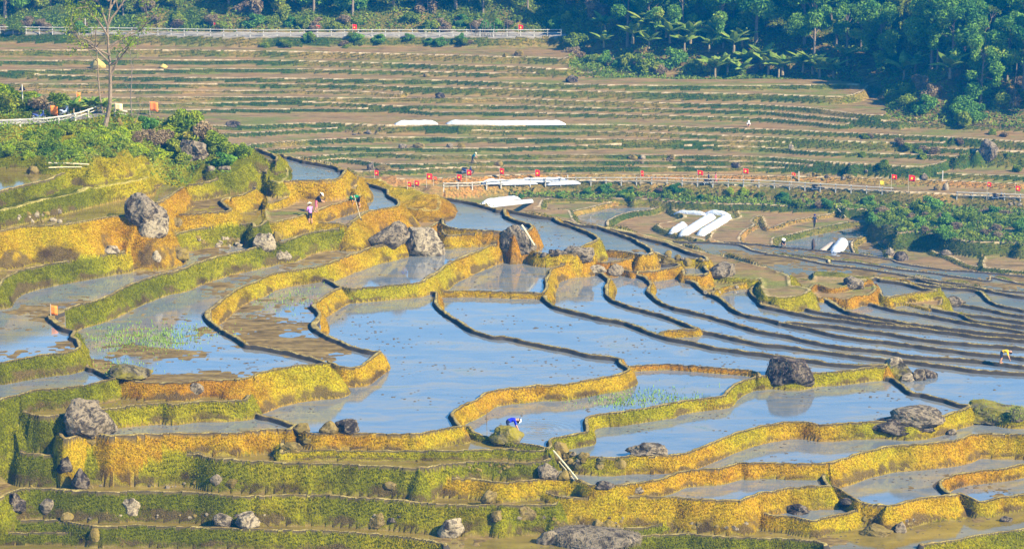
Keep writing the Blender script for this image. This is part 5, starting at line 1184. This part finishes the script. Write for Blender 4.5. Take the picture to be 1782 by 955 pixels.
# white film tunnels
FILM=bpy.data.materials.new('white_film'); FILM.use_nodes=True; fb=FILM.node_tree.nodes['Principled BSDF']; fb.inputs['Base Color'].default_value=(.56,.58,.60,1); fb.inputs['Roughness'].default_value=.4
tb=N(FILM.node_tree,'ShaderNodeBump'); tb.inputs['Strength'].default_value=.9; tb.inputs['Distance'].default_value=.15; FILM.node_tree.links.new(noise_n(FILM.node_tree,3.0,3,.6,wpos(FILM.node_tree)),tb.inputs['Height']); FILM.node_tree.links.new(tb.outputs[0],fb.inputs['Normal'])
def tunnel(pts,wpx,hpx,label,grp):
    P=[hit(x,y) for x,y in pts]; D=(P[0]-cam.location).length; s=D/FPX; o=P[0]; Wd=wpx*s/2; Hh=hpx*s*.9; n=9; dense=[]
    for a,b in zip(P[:-1],P[1:]):
        k=max(3,int((b-a).length/.45)); dense+=[a.lerp(b,i/k) for i in range(k)]
    dense.append(P[-1]); vs=[];fs=[]; N_=len(dense); z0=min(p.z for p in dense)
    for i,p in enumerate(dense):
        d=(dense[min(i+1,N_-1)]-dense[max(i-1,0)]); d.z=0; d.normalize(); nrm=Vector((-d.y,d.x,0))
        e=min(i,N_-1-i); k=min(1,.25+e*.4) if e<3 else 1; k*=1+.10*(i%3==0)-.05
        for j in range(n+1):
            a=math.pi*j/n; vs.append(p-o+nrm*Wd*math.cos(a)*(0.75+.25*k)+Vector((0,0,-.08+Hh*k*math.sin(a)**.8)))
    for i in range(N_-1):
        for j in range(n): a=i*(n+1)+j; fs.append((a,a+1,a+n+2,a+n+1))
    fs.append(tuple(range(n,-1,-1))); fs.append(tuple((N_-1)*(n+1)+j for j in range(n+1)))
    t=mesh_obj('plastic_tunnel',vs,fs,FILM,None,True); t.location=o; return tag(t,label,'tunnel',grp)
G='white plastic seedling tunnels'
tunnel([(686,217),(762,216)],9,9,'short low white film tunnel at the left on the far terrace',G)
tunnel([(776,216),(870,217),(984,217)],9,9,'long low white film tunnel at the right on the far terrace',G)
tunnel([(838,323),(880,322),(935,321)],9,10,'white tunnel along the valley road, left one',G)
tunnel([(900,319),(960,317),(990,317)],9,9,'white tunnel along the valley road, back one',G)
tunnel([(950,323),(1010,322)],8,8,'white tunnel along the valley road, right-hand low one',G)
tunnel([(838,354),(905,346)],10,9,'rear white tunnel of the pair on the grassy bank by the ridge',G)
tunnel([(828,362),(925,352)],11,10,'front white tunnel of the pair on the grassy bank by the ridge',G)
tunnel([(1173,373),(1230,375)],9,9,'flat white tunnel at the back left of the five in the valley field',G)
tunnel([(1225,372),(1271,376)],11,10,'white tunnel at the back right of the five in the valley field',G)
tunnel([(1168,407),(1192,392)],14,11,'short white tunnel at the left of the five in the valley field',G)
tunnel([(1187,412),(1216,393),(1240,378)],18,12,'long curved white tunnel, middle of the five in the valley field',G)
tunnel([(1218,411),(1245,394),(1268,380)],18,12,'long white tunnel, right of the five in the valley field',G)
tunnel([(1455,441),(1466,424)],22,14,'single white tunnel beside a heap of soil in the round field',G)
tunnel([(1428,439),(1448,424)],12,5,'low half-covered grey-white tunnel left of the single one',G).data.materials[0]=simple('soil_film',(.42,.34,.26),.8,.3,3.)
# yellow straw heaps and soil lips
for (x0,x1,y0,y1,lab_) in [(154,184,104,122,'large yellow straw heap on the far terrace behind the bare tree'),(277,291,113,121,'small yellow straw heap on the green far terrace')]:
    o=rock(x0,x1,y0,y1,'tan',lab_,name='straw_heap',cat='straw heap',planes=2,rough=.15,peak=.62); o.data.materials.clear(); o.data.materials.append(simple('straw_yellow',(.42,.31,.09),.9,.3,3.))
# sticks
def stick(a,b,r,label,lift=0.25,name='bamboo_pole',lb=None):
    A=hit(*a); B=hit(*b); A.z+=lift; B.z+=lift if lb is None else lb; m_=MB(); m_.tube([A-A,(B-A)*.5+Vector((0,0,.02)),B-A],[r,r*.95,r*.8],8)
    for k in (.2,.4,.6,.8): c=(B-A)*k; m_.blob(c,r*1.15,8,4)
    o=m_.build(name,POLE_P); o.location=A; return tag(o,label,'pole')
POLE_P=simple('pale_bamboo',(.62,.52,.30),.6,.2,3.)
stick((85,290),(155,293),.07,'upper of two pale bamboo poles crossing the top left paddy')
stick((85,298),(143,299),.05,'lower of two pale bamboo poles crossing the top left paddy')
stick((908,412),(930,438),.09,'pale pole leaning on the brown-faced boulder',.5)
stick((963,803),(1005,843),.06,'upper bamboo pole propped by the stone heap',.7,lb=.25)
stick((972,818),(1000,845),.045,'lower bamboo pole propped by the stone heap',.6,lb=.2)
stick((1458,368),(1472,383),.06,'short pole lying on the orange bank near the walking man',.3)
for (px,py,h_) in [(847,741,30),(809,748,14),(1408,700,0)][:2]:
    b=hit(px,py); m_=MB(); m_.tube([(0,0,-.2),(.02,0,h_/25)],[.03,.02],6); o=m_.build('stake',simple('wet_wood',(.16,.11,.05),.8)); o.location=b; tag(o,'%s thin stake standing in the rippled paddy'%('taller' if h_>20 else 'shorter'),'stake')
# road sign on the left road
b=hit(40,193); root=empty('road_sign',b); m_=MB(); m_.tube([(0,0,-.2),(0,0,2.25)],.055,8); m_.build('post',WHITEC,root)
m_=MB(); m_.add([(-.3,0,1.75),(.3,0,1.75),(0,0,2.25),(-.3,.03,1.75),(.3,.03,1.75),(0,.03,2.25)],[(0,1,2),(5,4,3),(0,3,4,1),(1,4,5,2),(2,5,3,0)]); m_.build('panel',simple('dark_panel',(.02,.02,.03),.5),root); root.rotation_euler=(0,0,.1); tag(root,'white post with a dark triangular sign by the left road','road sign')
b=hit(149,56); root=empty('marker_post',b); m_=MB(); m_.box((0,0,.9),(.12,.12,1.9)); m_.build('post',WHITEC,root); tag(root,'slim white marker post behind the upper road fence','post')
for x in (1390,988,1640): 
    b=hit(x,318 if x>1300 else 322); m_=MB(); m_.box((0,0,.5),(.14,.14,1.5)); o=m_.build('white_post',WHITEC); o.location=b; tag(o,{1390:'white post near the small red flag above the valley road',988:'white post by the end of the roadside tunnels',1640:'white post near the right end of the valley road'}[x],'post')
# ---- people
def mat_c(n,c): return simple(n,c,.8,.15,6.)
SKIN=mat_c('skin',(.45,.24,.14)); HAT=simple('straw_hat',(.72,.60,.38),.8,.1,8.); HAIR=mat_c('hair',(.02,.015,.012))
def person(px,py,pose,shirt,trousers,label,face=0.0,scale=1.0,hat='cone',hatmat=None,skinlegs=True,lift=0.0):
    """px,py: feet in the photograph; face: heading of the body, 0 = facing right in the picture"""
    b=hit(px,py); root=empty('person',b+Vector((0,0,lift))); root.rotation_euler=(0,0,face)
    # joints in metres, x forward, z up
    if pose=='stand': J=dict(pel=(0,0,.88),ch=(.03,0,1.25),nk=(.05,0,1.40),hd=(.08,0,1.55),shl=(.03,.19,1.33),shr=(.03,-.19,1.33),ell=(.14,.24,1.08),elr=(.16,-.22,1.08),hal=(.34,.14,1.0),har=(.36,-.12,1.0),hil=(0,.09,.84),hir=(0,-.09,.84),knl=(.05,.1,.46),knr=(-.02,-.1,.46),anl=(0,.11,.06),anr=(-.08,-.11,.06))
    if pose=='walk': J=dict(pel=(0,0,.88),ch=(.03,0,1.25),nk=(.04,0,1.40),hd=(.06,0,1.55),shl=(.03,.19,1.33),shr=(.03,-.19,1.33),ell=(.14,.24,1.06),elr=(-.12,-.24,1.06),hal=(.28,.2,.86),har=(-.16,-.22,.82),hil=(0,.09,.84),hir=(0,-.09,.84),knl=(-.03,.1,.46),knr=(.18,-.1,.48),anl=(-.26,.1,.10),anr=(.2,-.1,.06))
    if pose=='bend': J=dict(pel=(0,0,.80),ch=(.34,0,.95),nk=(.48,0,.92),hd=(.60,0,.86),shl=(.40,.17,.92),shr=(.40,-.17,.92),ell=(.46,.20,.64),elr=(.48,-.18,.64),hal=(.56,.12,.36),har=(.60,-.10,.36),hil=(0,.1,.78),hir=(0,-.1,.78),knl=(.06,.12,.44),knr=(.02,-.12,.44),anl=(-.04,.13,.06),anr=(-.1,-.13,.06))
    if pose=='lean': J=dict(pel=(0,0,.86),ch=(.20,0,1.14),nk=(.30,0,1.24),hd=(.40,0,1.32),shl=(.24,.18,1.18),shr=(.24,-.18,1.18),ell=(.36,.20,.94),elr=(.38,-.2,.92),hal=(.56,.10,.86),har=(.58,-.06,.80),hil=(0,.1,.82),hir=(0,-.1,.82),knl=(.10,.12,.45),knr=(-.02,-.12,.45),anl=(.04,.13,.06),anr=(-.16,-.13,.06))
    if pose=='squat': J=dict(pel=(0,0,.26),ch=(.18,0,.56),nk=(.26,0,.68),hd=(.33,0,.80),shl=(.2,.18,.62),shr=(.2,-.18,.62),ell=(.36,.2,.42),elr=(.36,-.2,.42),hal=(.52,.1,.28),har=(.52,-.1,.28),hil=(0,.1,.25),hir=(0,-.1,.25),knl=(.32,.16,.46),knr=(.32,-.16,.46),anl=(.12,.14,.06),anr=(.12,-.14,.06))
    names=['pel','ch','nk','hd','shl','ell','hal','shr','elr','har','hil','knl','anl','hir','knr','anr']
    rad=dict(pel=.15,ch=.145,nk=.055,hd=.10,shl=.07,ell=.048,hal=.035,shr=.07,elr=.048,har=.035,hil=.095,knl=.065,anl=.045,hir=.095,knr=.065,anr=.045)
    ed=[('pel','ch'),('ch','nk'),('nk','hd'),('ch','shl'),('shl','ell'),('ell','hal'),('ch','shr'),('shr','elr'),('elr','har'),('pel','hil'),('hil','knl'),('knl','anl'),('pel','hir'),('hir','knr'),('knr','anr')]
    V_=[Vector(J[n]) for n in names]; E=[(names.index(a),names.index(b_)) for a,b_ in ed]; RR=[rad[n] for n in names]
    # feet and hands
    for a,rr in (('anl',.04),('anr',.04)): V_.append(Vector(J[a])+Vector((.17,0,-.03))); E.append((names.index(a),len(V_)-1)); RR.append(rr)
    for a,e in (('hal','ell'),('har','elr')):
        d=(Vector(J[a])-Vector(J[e])).normalized(); pal=Vector(J[a])+d*.07; V_.append(pal); ip=len(V_)-1; E.append((names.index(a),ip)); RR.append(.034)
        for q in (-.03,-.01,.01,.03): V_.append(pal+d*(.085-abs(q))+Vector((0,q,-.02))); E.append((ip,len(V_)-1)); RR.append(.010)
        V_.append(pal+d*.02+Vector((.03,.045 if a=='hal' else -.045,0))); E.append((ip,len(V_)-1)); RR.append(.012)
    me=bpy.data.meshes.new('body'); me.from_pydata([tuple(v) for v in V_],E,[]); o=bpy.data.objects.new('body',me); col.objects.link(o)
    md=o.modifiers.new('s','SKIN')
    for i,v in enumerate(me.skin_vertices[0].data): v.radius=(RR[i],RR[i]); v.use_root=(i==0)
    ss=o.modifiers.new('u','SUBSURF'); ss.levels=1; ss.render_levels=1
    dg=bpy.context.evaluated_depsgraph_get(); nm=bpy.data.meshes.new_from_object(o.evaluated_get(dg)); bpy.data.objects.remove(o)
    body=bpy.data.objects.new('body',nm); link(body,root)
    nm.materials.clear()
    for mm in (SKIN,shirt,trousers): nm.materials.append(mm)
    def segd(p,a,b_):
        a,b_=Vector(a),Vector(b_); t=max(0,min(1,(p-a).dot(b_-a)/max(1e-9,(b_-a).length_squared))); return (p-a.lerp(b_,t)).length
    reg=[(1,'pel','ch'),(1,'ch','nk'),(1,'ch','shl'),(1,'ch','shr'),(1,'shl','ell'),(1,'shr','elr'),(0,'ell','hal'),(0,'elr','har'),(0,'nk','hd'),(2,'pel','hil'),(2,'pel','hir'),(2,'hil','knl'),(2,'hir','knr'),(0 if skinlegs else 2,'knl','anl'),(0 if skinlegs else 2,'knr','anr')]
    for p in nm.polygons:
        c=p.center; best=min(reg,key=lambda r:segd(c,J[r[1]],J[r[2]])); k=best[0]
        if best[1]=='pel' and best[2]=='ch' and segd(c,J['pel'],J['pel'])<.13: k=2
        p.material_index=k; p.use_smooth=True
    hd=Vector(J['hd']); up=(hd-Vector(J['nk'])).normalized(); fw_=Vector((1,0,0)); fw_=(fw_-up*fw_.dot(up)).normalized()
    m_=MB(); Q=Matrix((fw_,up.cross(fw_),up)).transposed()
    m_.blob(hd+up*.02,.115,14,10,sc=(1,.82,1.15),M=Q)
    m_.blob(hd+fw_*.112+up*.0,.018,6,5,sc=(1.2,.8,1.3),M=Q)
    for sg in (-1,1):
        m_.blob(hd+Q@Vector((0,sg*.095,.01)),.024,6,5,sc=(.7,.4,1.1),M=Q)
    m_.build('head',SKIN,root,True)
    m_=MB()
    for sg in (-1,1): m_.blob(hd+Q@Vector((.098,sg*.035,.03)),.012,6,4,M=Q)
    m_.blob(hd+Q@Vector((.108,0,-.05)),.016,6,4,sc=(.4,1.4,.3),M=Q); m_.build('face_features',HAIR,root)
    m_=MB(); m_.blob(hd+Q@Vector((-.02,0,.045)),.118,12,8,sc=(1,.86,1.05),M=Q); m_.build('hair',HAIR,root,True)
    hm2=hatmat or HAT
    if hat=='cone':
        m_=MB(); n=20; vs=[]; 
        for r,z in ((.235,.085),(.15,.145),(.07,.20),(.0,.235)):
            for k in range(n): a=2*math.pi*k/n; vs.append(hd+Q@Vector((r*math.cos(a),r*math.sin(a),z)))
        fs=[(j*n+k,j*n+(k+1)%n,(j+1)*n+(k+1)%n,(j+1)*n+k) for j in range(3) for k in range(n)]
        m_.add(vs,fs); h_=m_.build('hat',hm2,root,True)
    elif hat=='round':
        m_=MB(); m_.blob(hd+Q@Vector((0,0,.08)),.15,14,8,sc=(1.05,1,.8),M=Q); h_=m_.build('hat',hm2,root,True)
    root.scale=(scale,)*3
    return tag(root,label,'person')
BLU=mat_c('blue_cloth',(.02,.03,.55)); PUR=mat_c('purple_cloth',(.55,.22,.60)); BLK=mat_c('black_cloth',(.02,.02,.03)); GRN=mat_c('green_cloth',(.01,.16,.07)); YLW=mat_c('yellow_shirt',(.85,.50,.02)); NAV=mat_c('navy_trousers',(.02,.03,.07)); WHT=mat_c('white_hat',(.85,.83,.78)); TEAL=mat_c('teal_cloth',(.02,.16,.22)); BLH=mat_c('blue_hat',(.03,.03,.14)); PNK=mat_c('pink_cloth',(.55,.12,.15))
person(883,757,'bend',BLU,NAV,'person in a bright blue top and white conical hat bending over the rippled water',0.15,1.15,hatmat=WHT)
person(540,390,'stand',PUR,BLK,'person in a lilac top, black trousers and pale conical hat standing at the blue paddy',2.2,1.05)
person(550,372,'lean',BLK,PNK,'person in black with a conical hat leaning over on the muddy terrace',0.2,1.1)
person(625,364,'bend',GRN,BLK,'person in dark green bending to hoe the orange bank',3.6,1.1,hat='round',hatmat=GRN)
person(699,412,'bend',BLU,BLK,'person in blue with a dark and white hat half hidden behind the striped boulder',-1.0,1.0,hat='round',hatmat=BLH)
person(1742,633,'bend',YLW,NAV,'person in a yellow shirt bending over a thin rim at the right edge',-.25,1.05,hat=None)
person(1417,396,'walk',NAV,BLK,'person in dark clothes walking on the dry field in the valley',-1.4,1.0,hat='round',hatmat=BLH,skinlegs=False)
person(1361,429,'squat',BLK,BLK,'person squatting with a white hat by the dark rim in the valley',-1.2,1.0,hatmat=WHT,skinlegs=False)
person(822,285,'lean',TEAL,BLK,'person in teal digging on the far terrace above the flags',-.1,1.0,hat='round',hatmat=HAT,skinlegs=False)
person(1245,321,'walk',PNK,PNK,'person in pink walking on the valley road',0.,.85,hat=None,skinlegs=False)
person(1303-70,320,'walk',NAV,BLK,'person in dark clothes walking just left of the one in pink',3.0,.85,hat=None,skinlegs=False)
person(1302,222,'squat',WHT,BLK,'person in a pale top crouching on the hazy far terrace',-1.5,1.0,hat='round',hatmat=WHT)
def tool(a,b,label,za,zb,blade=True,parent=None):
    A=hit(*a)+Vector((0,0,za)); B=hit(*b)+Vector((0,0,zb)); root=empty('hoe',A); m_=MB(); m_.tube([(0,0,0),B-A],[.022,.022],6); m_.build('handle',POLE_P,root)
    m_=MB(); m_.box(B-A,(.16,.05,.2)); m_.build('blade',simple('steel',(.18,.17,.16),.4,metal=.8),root); return tag(root,label,'hoe')
tool((617,372),(628,384),'long hoe held by the green-clothed person at the orange bank',1.3,.1)
tool((818,284),(830,287),'pole held by the person digging on the far terrace',1.1,.1)
# basket by the black-clothed pair
m_=MB(); n=16; vs=[]
for r,z in ((.16,0),(.25,.22),(.27,.24),(.23,.22),(.14,.03)):
    for k in range(n): a=2*math.pi*k/n; vs.append((r*math.cos(a),r*math.sin(a),z))
m_.add(vs,[(j*n+k,j*n+(k+1)%n,(j+1)*n+(k+1)%n,(j+1)*n+k) for j in range(4) for k in range(n)]+[tuple(range(n-1,-1,-1))]); o=m_.build('basket',simple('basket',(.10,.07,.04),.8)); o.location=hit(560,352)+Vector((0,0,.02)); o.scale=(1.2,)*3; tag(o,'dark round basket on the mud beside the black-clothed person','basket')
# dark wooden dummy figure in the round field
b=hit(1415,434); m_=MB(); m_.tube([(0,0,-.1),(.02,0,.35),(-.02,.02,.8),(.03,0,1.2)],[.16,.22,.17,.04],8); o=m_.build('tree_stump',simple('dark_wood',(.07,.05,.04),.9,.4)); o.location=b; tag(o,'dark pointed stump standing in the round field','stump')
# ---- motorbikes
RUB=simple('rubber',(.02,.02,.02),.8); STL=simple('chrome',(.5,.5,.5),.3,metal=.9)
def torus(mb,c,R_,r,axis='y',n=20,m_=8):
    vs=[];fs=[]
    for i in range(n):
        a=2*math.pi*i/n
        for j in range(m_):
            q=2*math.pi*j/m_; rr=R_+r*math.cos(q); vs.append((c[0]+rr*math.cos(a),c[1]+r*math.sin(q),c[2]+rr*math.sin(a)))
    for i in range(n):
        for j in range(m_): fs.append((i*m_+j,((i+1)%n)*m_+j,((i+1)%n)*m_+(j+1)%m_,i*m_+(j+1)%m_))
    mb.add(vs,fs)
def motorbike(px,py,rz,colr,label,s=1.0):
    b=hit(px,py); root=empty('motorbike',b,rz,s); BODY=simple('bike_paint',colr,.3)
    for x in (-.62,.62):
        m_=MB(); torus(m_,(x,0,.29),.24,.05); w_=m_.build('wheel',RUB,root); m_=MB(); torus(m_,(x,0,.29),.18,.012); m_.tube([(x,-.06,.29),(x,.06,.29)],.05,8)
        for k in range(6): a=k*math.pi/3; m_.tube([(x,0,.29),(x+.18*math.cos(a),0,.29+.18*math.sin(a))],.008,4)
        m_.build('rim',STL,w_)
    m_=MB(); m_.tube([(.62,0,.29),(.50,0,.70),(.42,0,.98)],[.035,.05,.04],8); m_.tube([(.5,0,.7),(.25,0,.45),(-.1,0,.4),(-.4,0,.62),(-.75,0,.72)],[.10,.11,.13,.12,.05],8); m_.box((.47,0,.72),(.10,.34,.42),top=.8); m_.tube([(-.1,.03,.35),(-.62,.05,.29)],.03,6); m_.build('body',BODY,root)
    m_=MB(); m_.tube([(-.75,0,.80),(-.4,0,.80),(-.05,0,.76),(.08,0,.72)],[.08,.13,.12,.05],8); m_.build('seat',RUB,root)
    m_=MB(); m_.tube([(.36,-.32,1.02),(.42,-.1,1.0),(.42,.1,1.0),(.36,.32,1.02)],.018,6); m_.build('handlebar',STL,root)
    m_=MB(); m_.blob((.50,0,.93),.09,10,6); m_.build('headlight',STL,root)
    m_=MB(); m_.box((0,0,.36),(.28,.24,.22)); m_.build('engine',STL,root)
    m_=MB(); m_.tube([(.1,-.12,.3),(-.3,-.14,.27),(-.75,-.14,.34)],[.03,.04,.05],8); m_.build('exhaust',STL,root)
    return tag(root,label,'motorbike')
motorbike(68,209,.5,(.05,.08,.25),'dark motorbike parked on the left road, nearer the sign post',.8)
motorbike(112,202,1.0,(.35,.4,.5),'pale motorbike parked on the left road beside the orange banner',.8)
motorbike(813,303,.2,(.03,.05,.15),'motorbike parked on the far strip behind the red flags',1.)
motorbike(1422,338,.0,(.03,.03,.03),'black motorbike on the valley road right of the middle',.95)
motorbike(1736,351,.0,(.03,.03,.04),'black motorbike on the valley road at the right end',.95)
motorbike(1232,321,.4,(.03,.03,.03),'dark motorbike on the valley road behind the walkers',.8)
# ------------------------------------------------------------------ labels: single out repeats by their place in the row
WORDS=['first','second','third','fourth','fifth','sixth','seventh','eighth','ninth','tenth','eleventh','twelfth']
bpy.context.view_layer.update()
from collections import defaultdict
def pix(o):
    p=o.matrix_world.translation; return proj(p.x,p.y,p.z-CAMZ)
grp=defaultdict(list)
for o in col.objects:
    if o.parent is None and o.get('category') in ('tree','shrub','banana plant') and o.get('group'): grp[(o['label'],o['group'])].append(o)
NEARBY=[(0,180,'at the left edge'),(180,330,'near the bare tree'),(330,560,'left of the middle'),(560,760,'at the middle left'),(760,960,'behind the leaning stakes'),(960,1150,'where the fence ends'),(1150,1330,'above the banana plants'),(1330,1500,'above the last banana plants'),(1500,1640,'over the dark gully'),(1640,1900,'in the right corner')]
for (lb,g),os_ in grp.items():
    if len(os_)<2: continue
    tree='tree' in lb and 'bush' not in lb and 'shrub' not in lb
    sub=defaultdict(list)
    for o in os_:
        x,y=pix(o)
        k=[n for a,b,n in NEARBY if a<=x<b]; sub[k[0] if k else 'out of frame'].append((x,o))
    for k,l in sub.items():
        l.sort(key=lambda t:t[0])
        if os_[0]['category']=='tree':
            base=' '.join(lb.split(' in the forest')[0].split(' at the forest')[0].split(' on the hazy')[0].split(' above the upper')[0].split(' with high crown')[0].split())
            for i,(x,o) in enumerate(l):
                o['label']=(base+' '+str(k)+(', %s from the left'%WORDS[min(i,11)] if len(l)>1 else '')); o['group']='forest '+base.split(' hung')[0]+'s '+str(k)
    if os_[0]['category']!='tree':
        l=sorted([(pix(o)[0],o) for o in os_],key=lambda t:t[0]); n=len(l)
        NM=['far left','left','middle','right','far right']; cnt5=defaultdict(int)
        for i,(x,o) in enumerate(l):
            if n<=12: o['label']=lb+', %s from left'%WORDS[i]; continue
            q=NM[int(i/n*5)]; j=cnt5[q]; cnt5[q]+=1
            o['label']=lb+', %s, %s from left'%(q,WORDS[min(j,11)]); o['group']=g+' '+q

# ------------------------------------------------------------------ the hazy air over the valley
hz=MB(); hz.box((0,285,15),(520,720,172))
hm=bpy.data.materials.new('haze'); hm.use_nodes=True; hn=hm.node_tree; hn.nodes.remove(hn.nodes['Principled BSDF'])
pv=N(hn,'ShaderNodeVolumePrincipled'); pv.inputs['Color'].default_value=(*HAZE_COL,1); pv.inputs['Density'].default_value=HAZE_DENSITY; pv.inputs['Anisotropy'].default_value=0.2
hn.links.new(pv.outputs[0],hn.nodes['Material Output'].inputs['Volume'])
ho=hz.build('haze',hm); tag(ho,kind='stuff')
